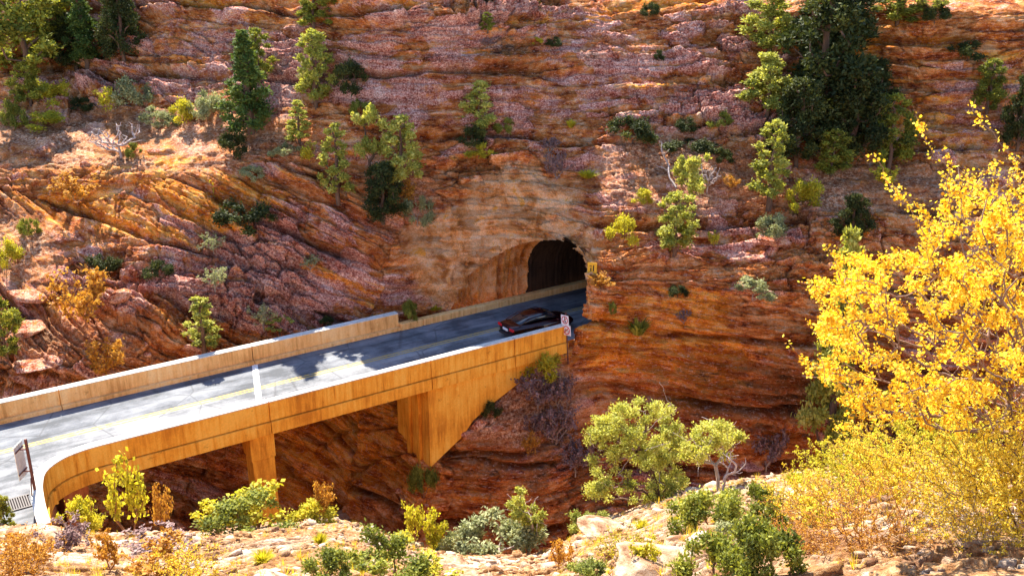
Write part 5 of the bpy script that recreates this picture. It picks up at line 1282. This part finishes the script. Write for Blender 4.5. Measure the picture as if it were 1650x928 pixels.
SL = [(985, 858, 120, .20, 'long white rock ledge running down left of the large juniper', -.5), (1075, 915, 230, .16, 'broad smooth white slab at the bottom right of middle', -.2), (200, 895, 70, .2, 'pale slab among shrubs at lower left', 0),
      (60, 858, 90, .25, 'white rock beside the curved parapet end', .1), (720, 905, 70, .18, 'white flat rock below the golden tuft', 0), (1215, 800, 30, .4, 'small white rock on the open slope at right', .4), (750, 925, 60, .2, 'white flat rock at the bottom edge in the middle', .3),
      (425, 878, 26, .3, 'small white stone on the bare lower left slope', .3), (640, 892, 60, .2, 'pale flat rock left of the golden tuft', .1)]
for i, (px, py, wpx, fl, lab, rz) in enumerate(SL):
    p = gnd(px, py); s_ = wpx * (p - Vector((0, 0, H))).length / F / 2
    o = rock_mesh('rock_slab', 500 + i, s_, M['ground'], fl); o.location = p + Vector((0, 0, s_ * fl * .2)); o.rotation_euler = (-.25, .1, rz); tag(o, lab, 'rock', 'rocks on the near slope')
# loose stone chips on the near slope: far too many to count
def chips():
    rng = np.random.default_rng(9); n_ = 16000; t = rng.uniform(-.62, .62, n_); ix = np.clip(np.searchsorted(TT, t), 0, len(TT) - 1)
    y = 8 + (yr[ix] - 8.2) * rng.random(n_) ** .8; iy = np.clip(np.searchsorted(YY, y), 0, len(YY) - 1)
    c = np.stack([t * y, y, ZF[iy, ix]], 1); keep = (fbm(c[:, 0] * .5, c[:, 1] * .5, None, 3, 333) > -.15) & (leftflat[0][ix] < .5 if leftflat.shape[0] == 1 else (t > -.46)); c = c[keep]; n_ = len(c)
    s_ = np.exp(rng.normal(-2.55, .55, n_)); a = rng.random(n_) * 6.28
    k = 6; ang = np.arange(k) * 2 * math.pi / k; rad = s_[:, None] * rng.uniform(.6, 1.1, (n_, k)); X_ = rad * np.cos(ang + a[:, None]); Y_ = rad * np.sin(ang + a[:, None]) * .7; h = s_ * rng.uniform(.2, .5, n_)
    tx, ty = rng.normal(0, .25, (n_, 1)), rng.normal(-.2, .2, (n_, 1)); Zb = X_ * tx + Y_ * ty
    bot = np.stack([c[:, 0:1] + X_, c[:, 1:2] + Y_, c[:, 2:3] + Zb - h[:, None] * .4], -1); top = np.stack([c[:, 0:1] + X_ * .88, c[:, 1:2] + Y_ * .88, c[:, 2:3] + Zb + h[:, None]], -1)
    V = np.concatenate([bot, top], 1).reshape(-1, 3); o_ = (np.arange(n_) * 2 * k)[:, None, None]; j = np.arange(k)
    Fq = (o_ + np.stack([j, (j + 1) % k, k + (j + 1) % k, k + j], 1)[None]).reshape(-1, 4); Ft = (np.arange(n_) * 2 * k)[:, None] + (k + j)[None]
    sv_ = np.repeat((rng.random(n_) < .4) * .8, 2 * k); o = mesh_np('gravel', V, [Fq, Ft], M['ground'], attrs=dict(soil=sv_, low=0 * sv_)); tag(o, kind='stuff')
chips()
def dry_grass():
    rng = np.random.default_rng(12); nt_ = 2600; t = rng.uniform(-.55, .62, nt_); ix = np.clip(np.searchsorted(TT, t), 0, len(TT) - 1)
    y = 9 + (yr[ix] - 9.3) * rng.random(nt_) ** .7; iy = np.clip(np.searchsorted(YY, y), 0, len(YY) - 1); c = np.stack([t * y, y, ZF[iy, ix] - .01], 1)
    keep = fbm(c[:, 0] * .35, c[:, 1] * .35, None, 3, 444) + .25 * (t > .3) > .02; c = c[keep]; nb = 16; n_ = len(c) * nb; c = np.repeat(c, nb, 0); sz = np.repeat(rng.uniform(.12, .34, len(c) // nb), nb)
    a = rng.random(n_) * 6.283; q_ = rng.random(n_); b0 = c + np.stack([np.cos(a) * .03, np.sin(a) * .03, 0 * a], 1)
    tp = c + np.stack([np.cos(a) * q_ * sz * .8, np.sin(a) * q_ * sz * .8, sz * (1 - .4 * q_)], 1); w_ = np.stack([-np.sin(a + 1), np.cos(a + 1), 0 * a], 1) * .006
    V = np.stack([b0 - w_, b0 + w_, tp], 1).reshape(-1, 3); o = mesh_np('dry_grass', V, np.arange(n_ * 3).reshape(-1, 3), M['gold2'], fattrs=dict(tint=rng.random(n_))); tag(o, kind='stuff')
dry_grass()
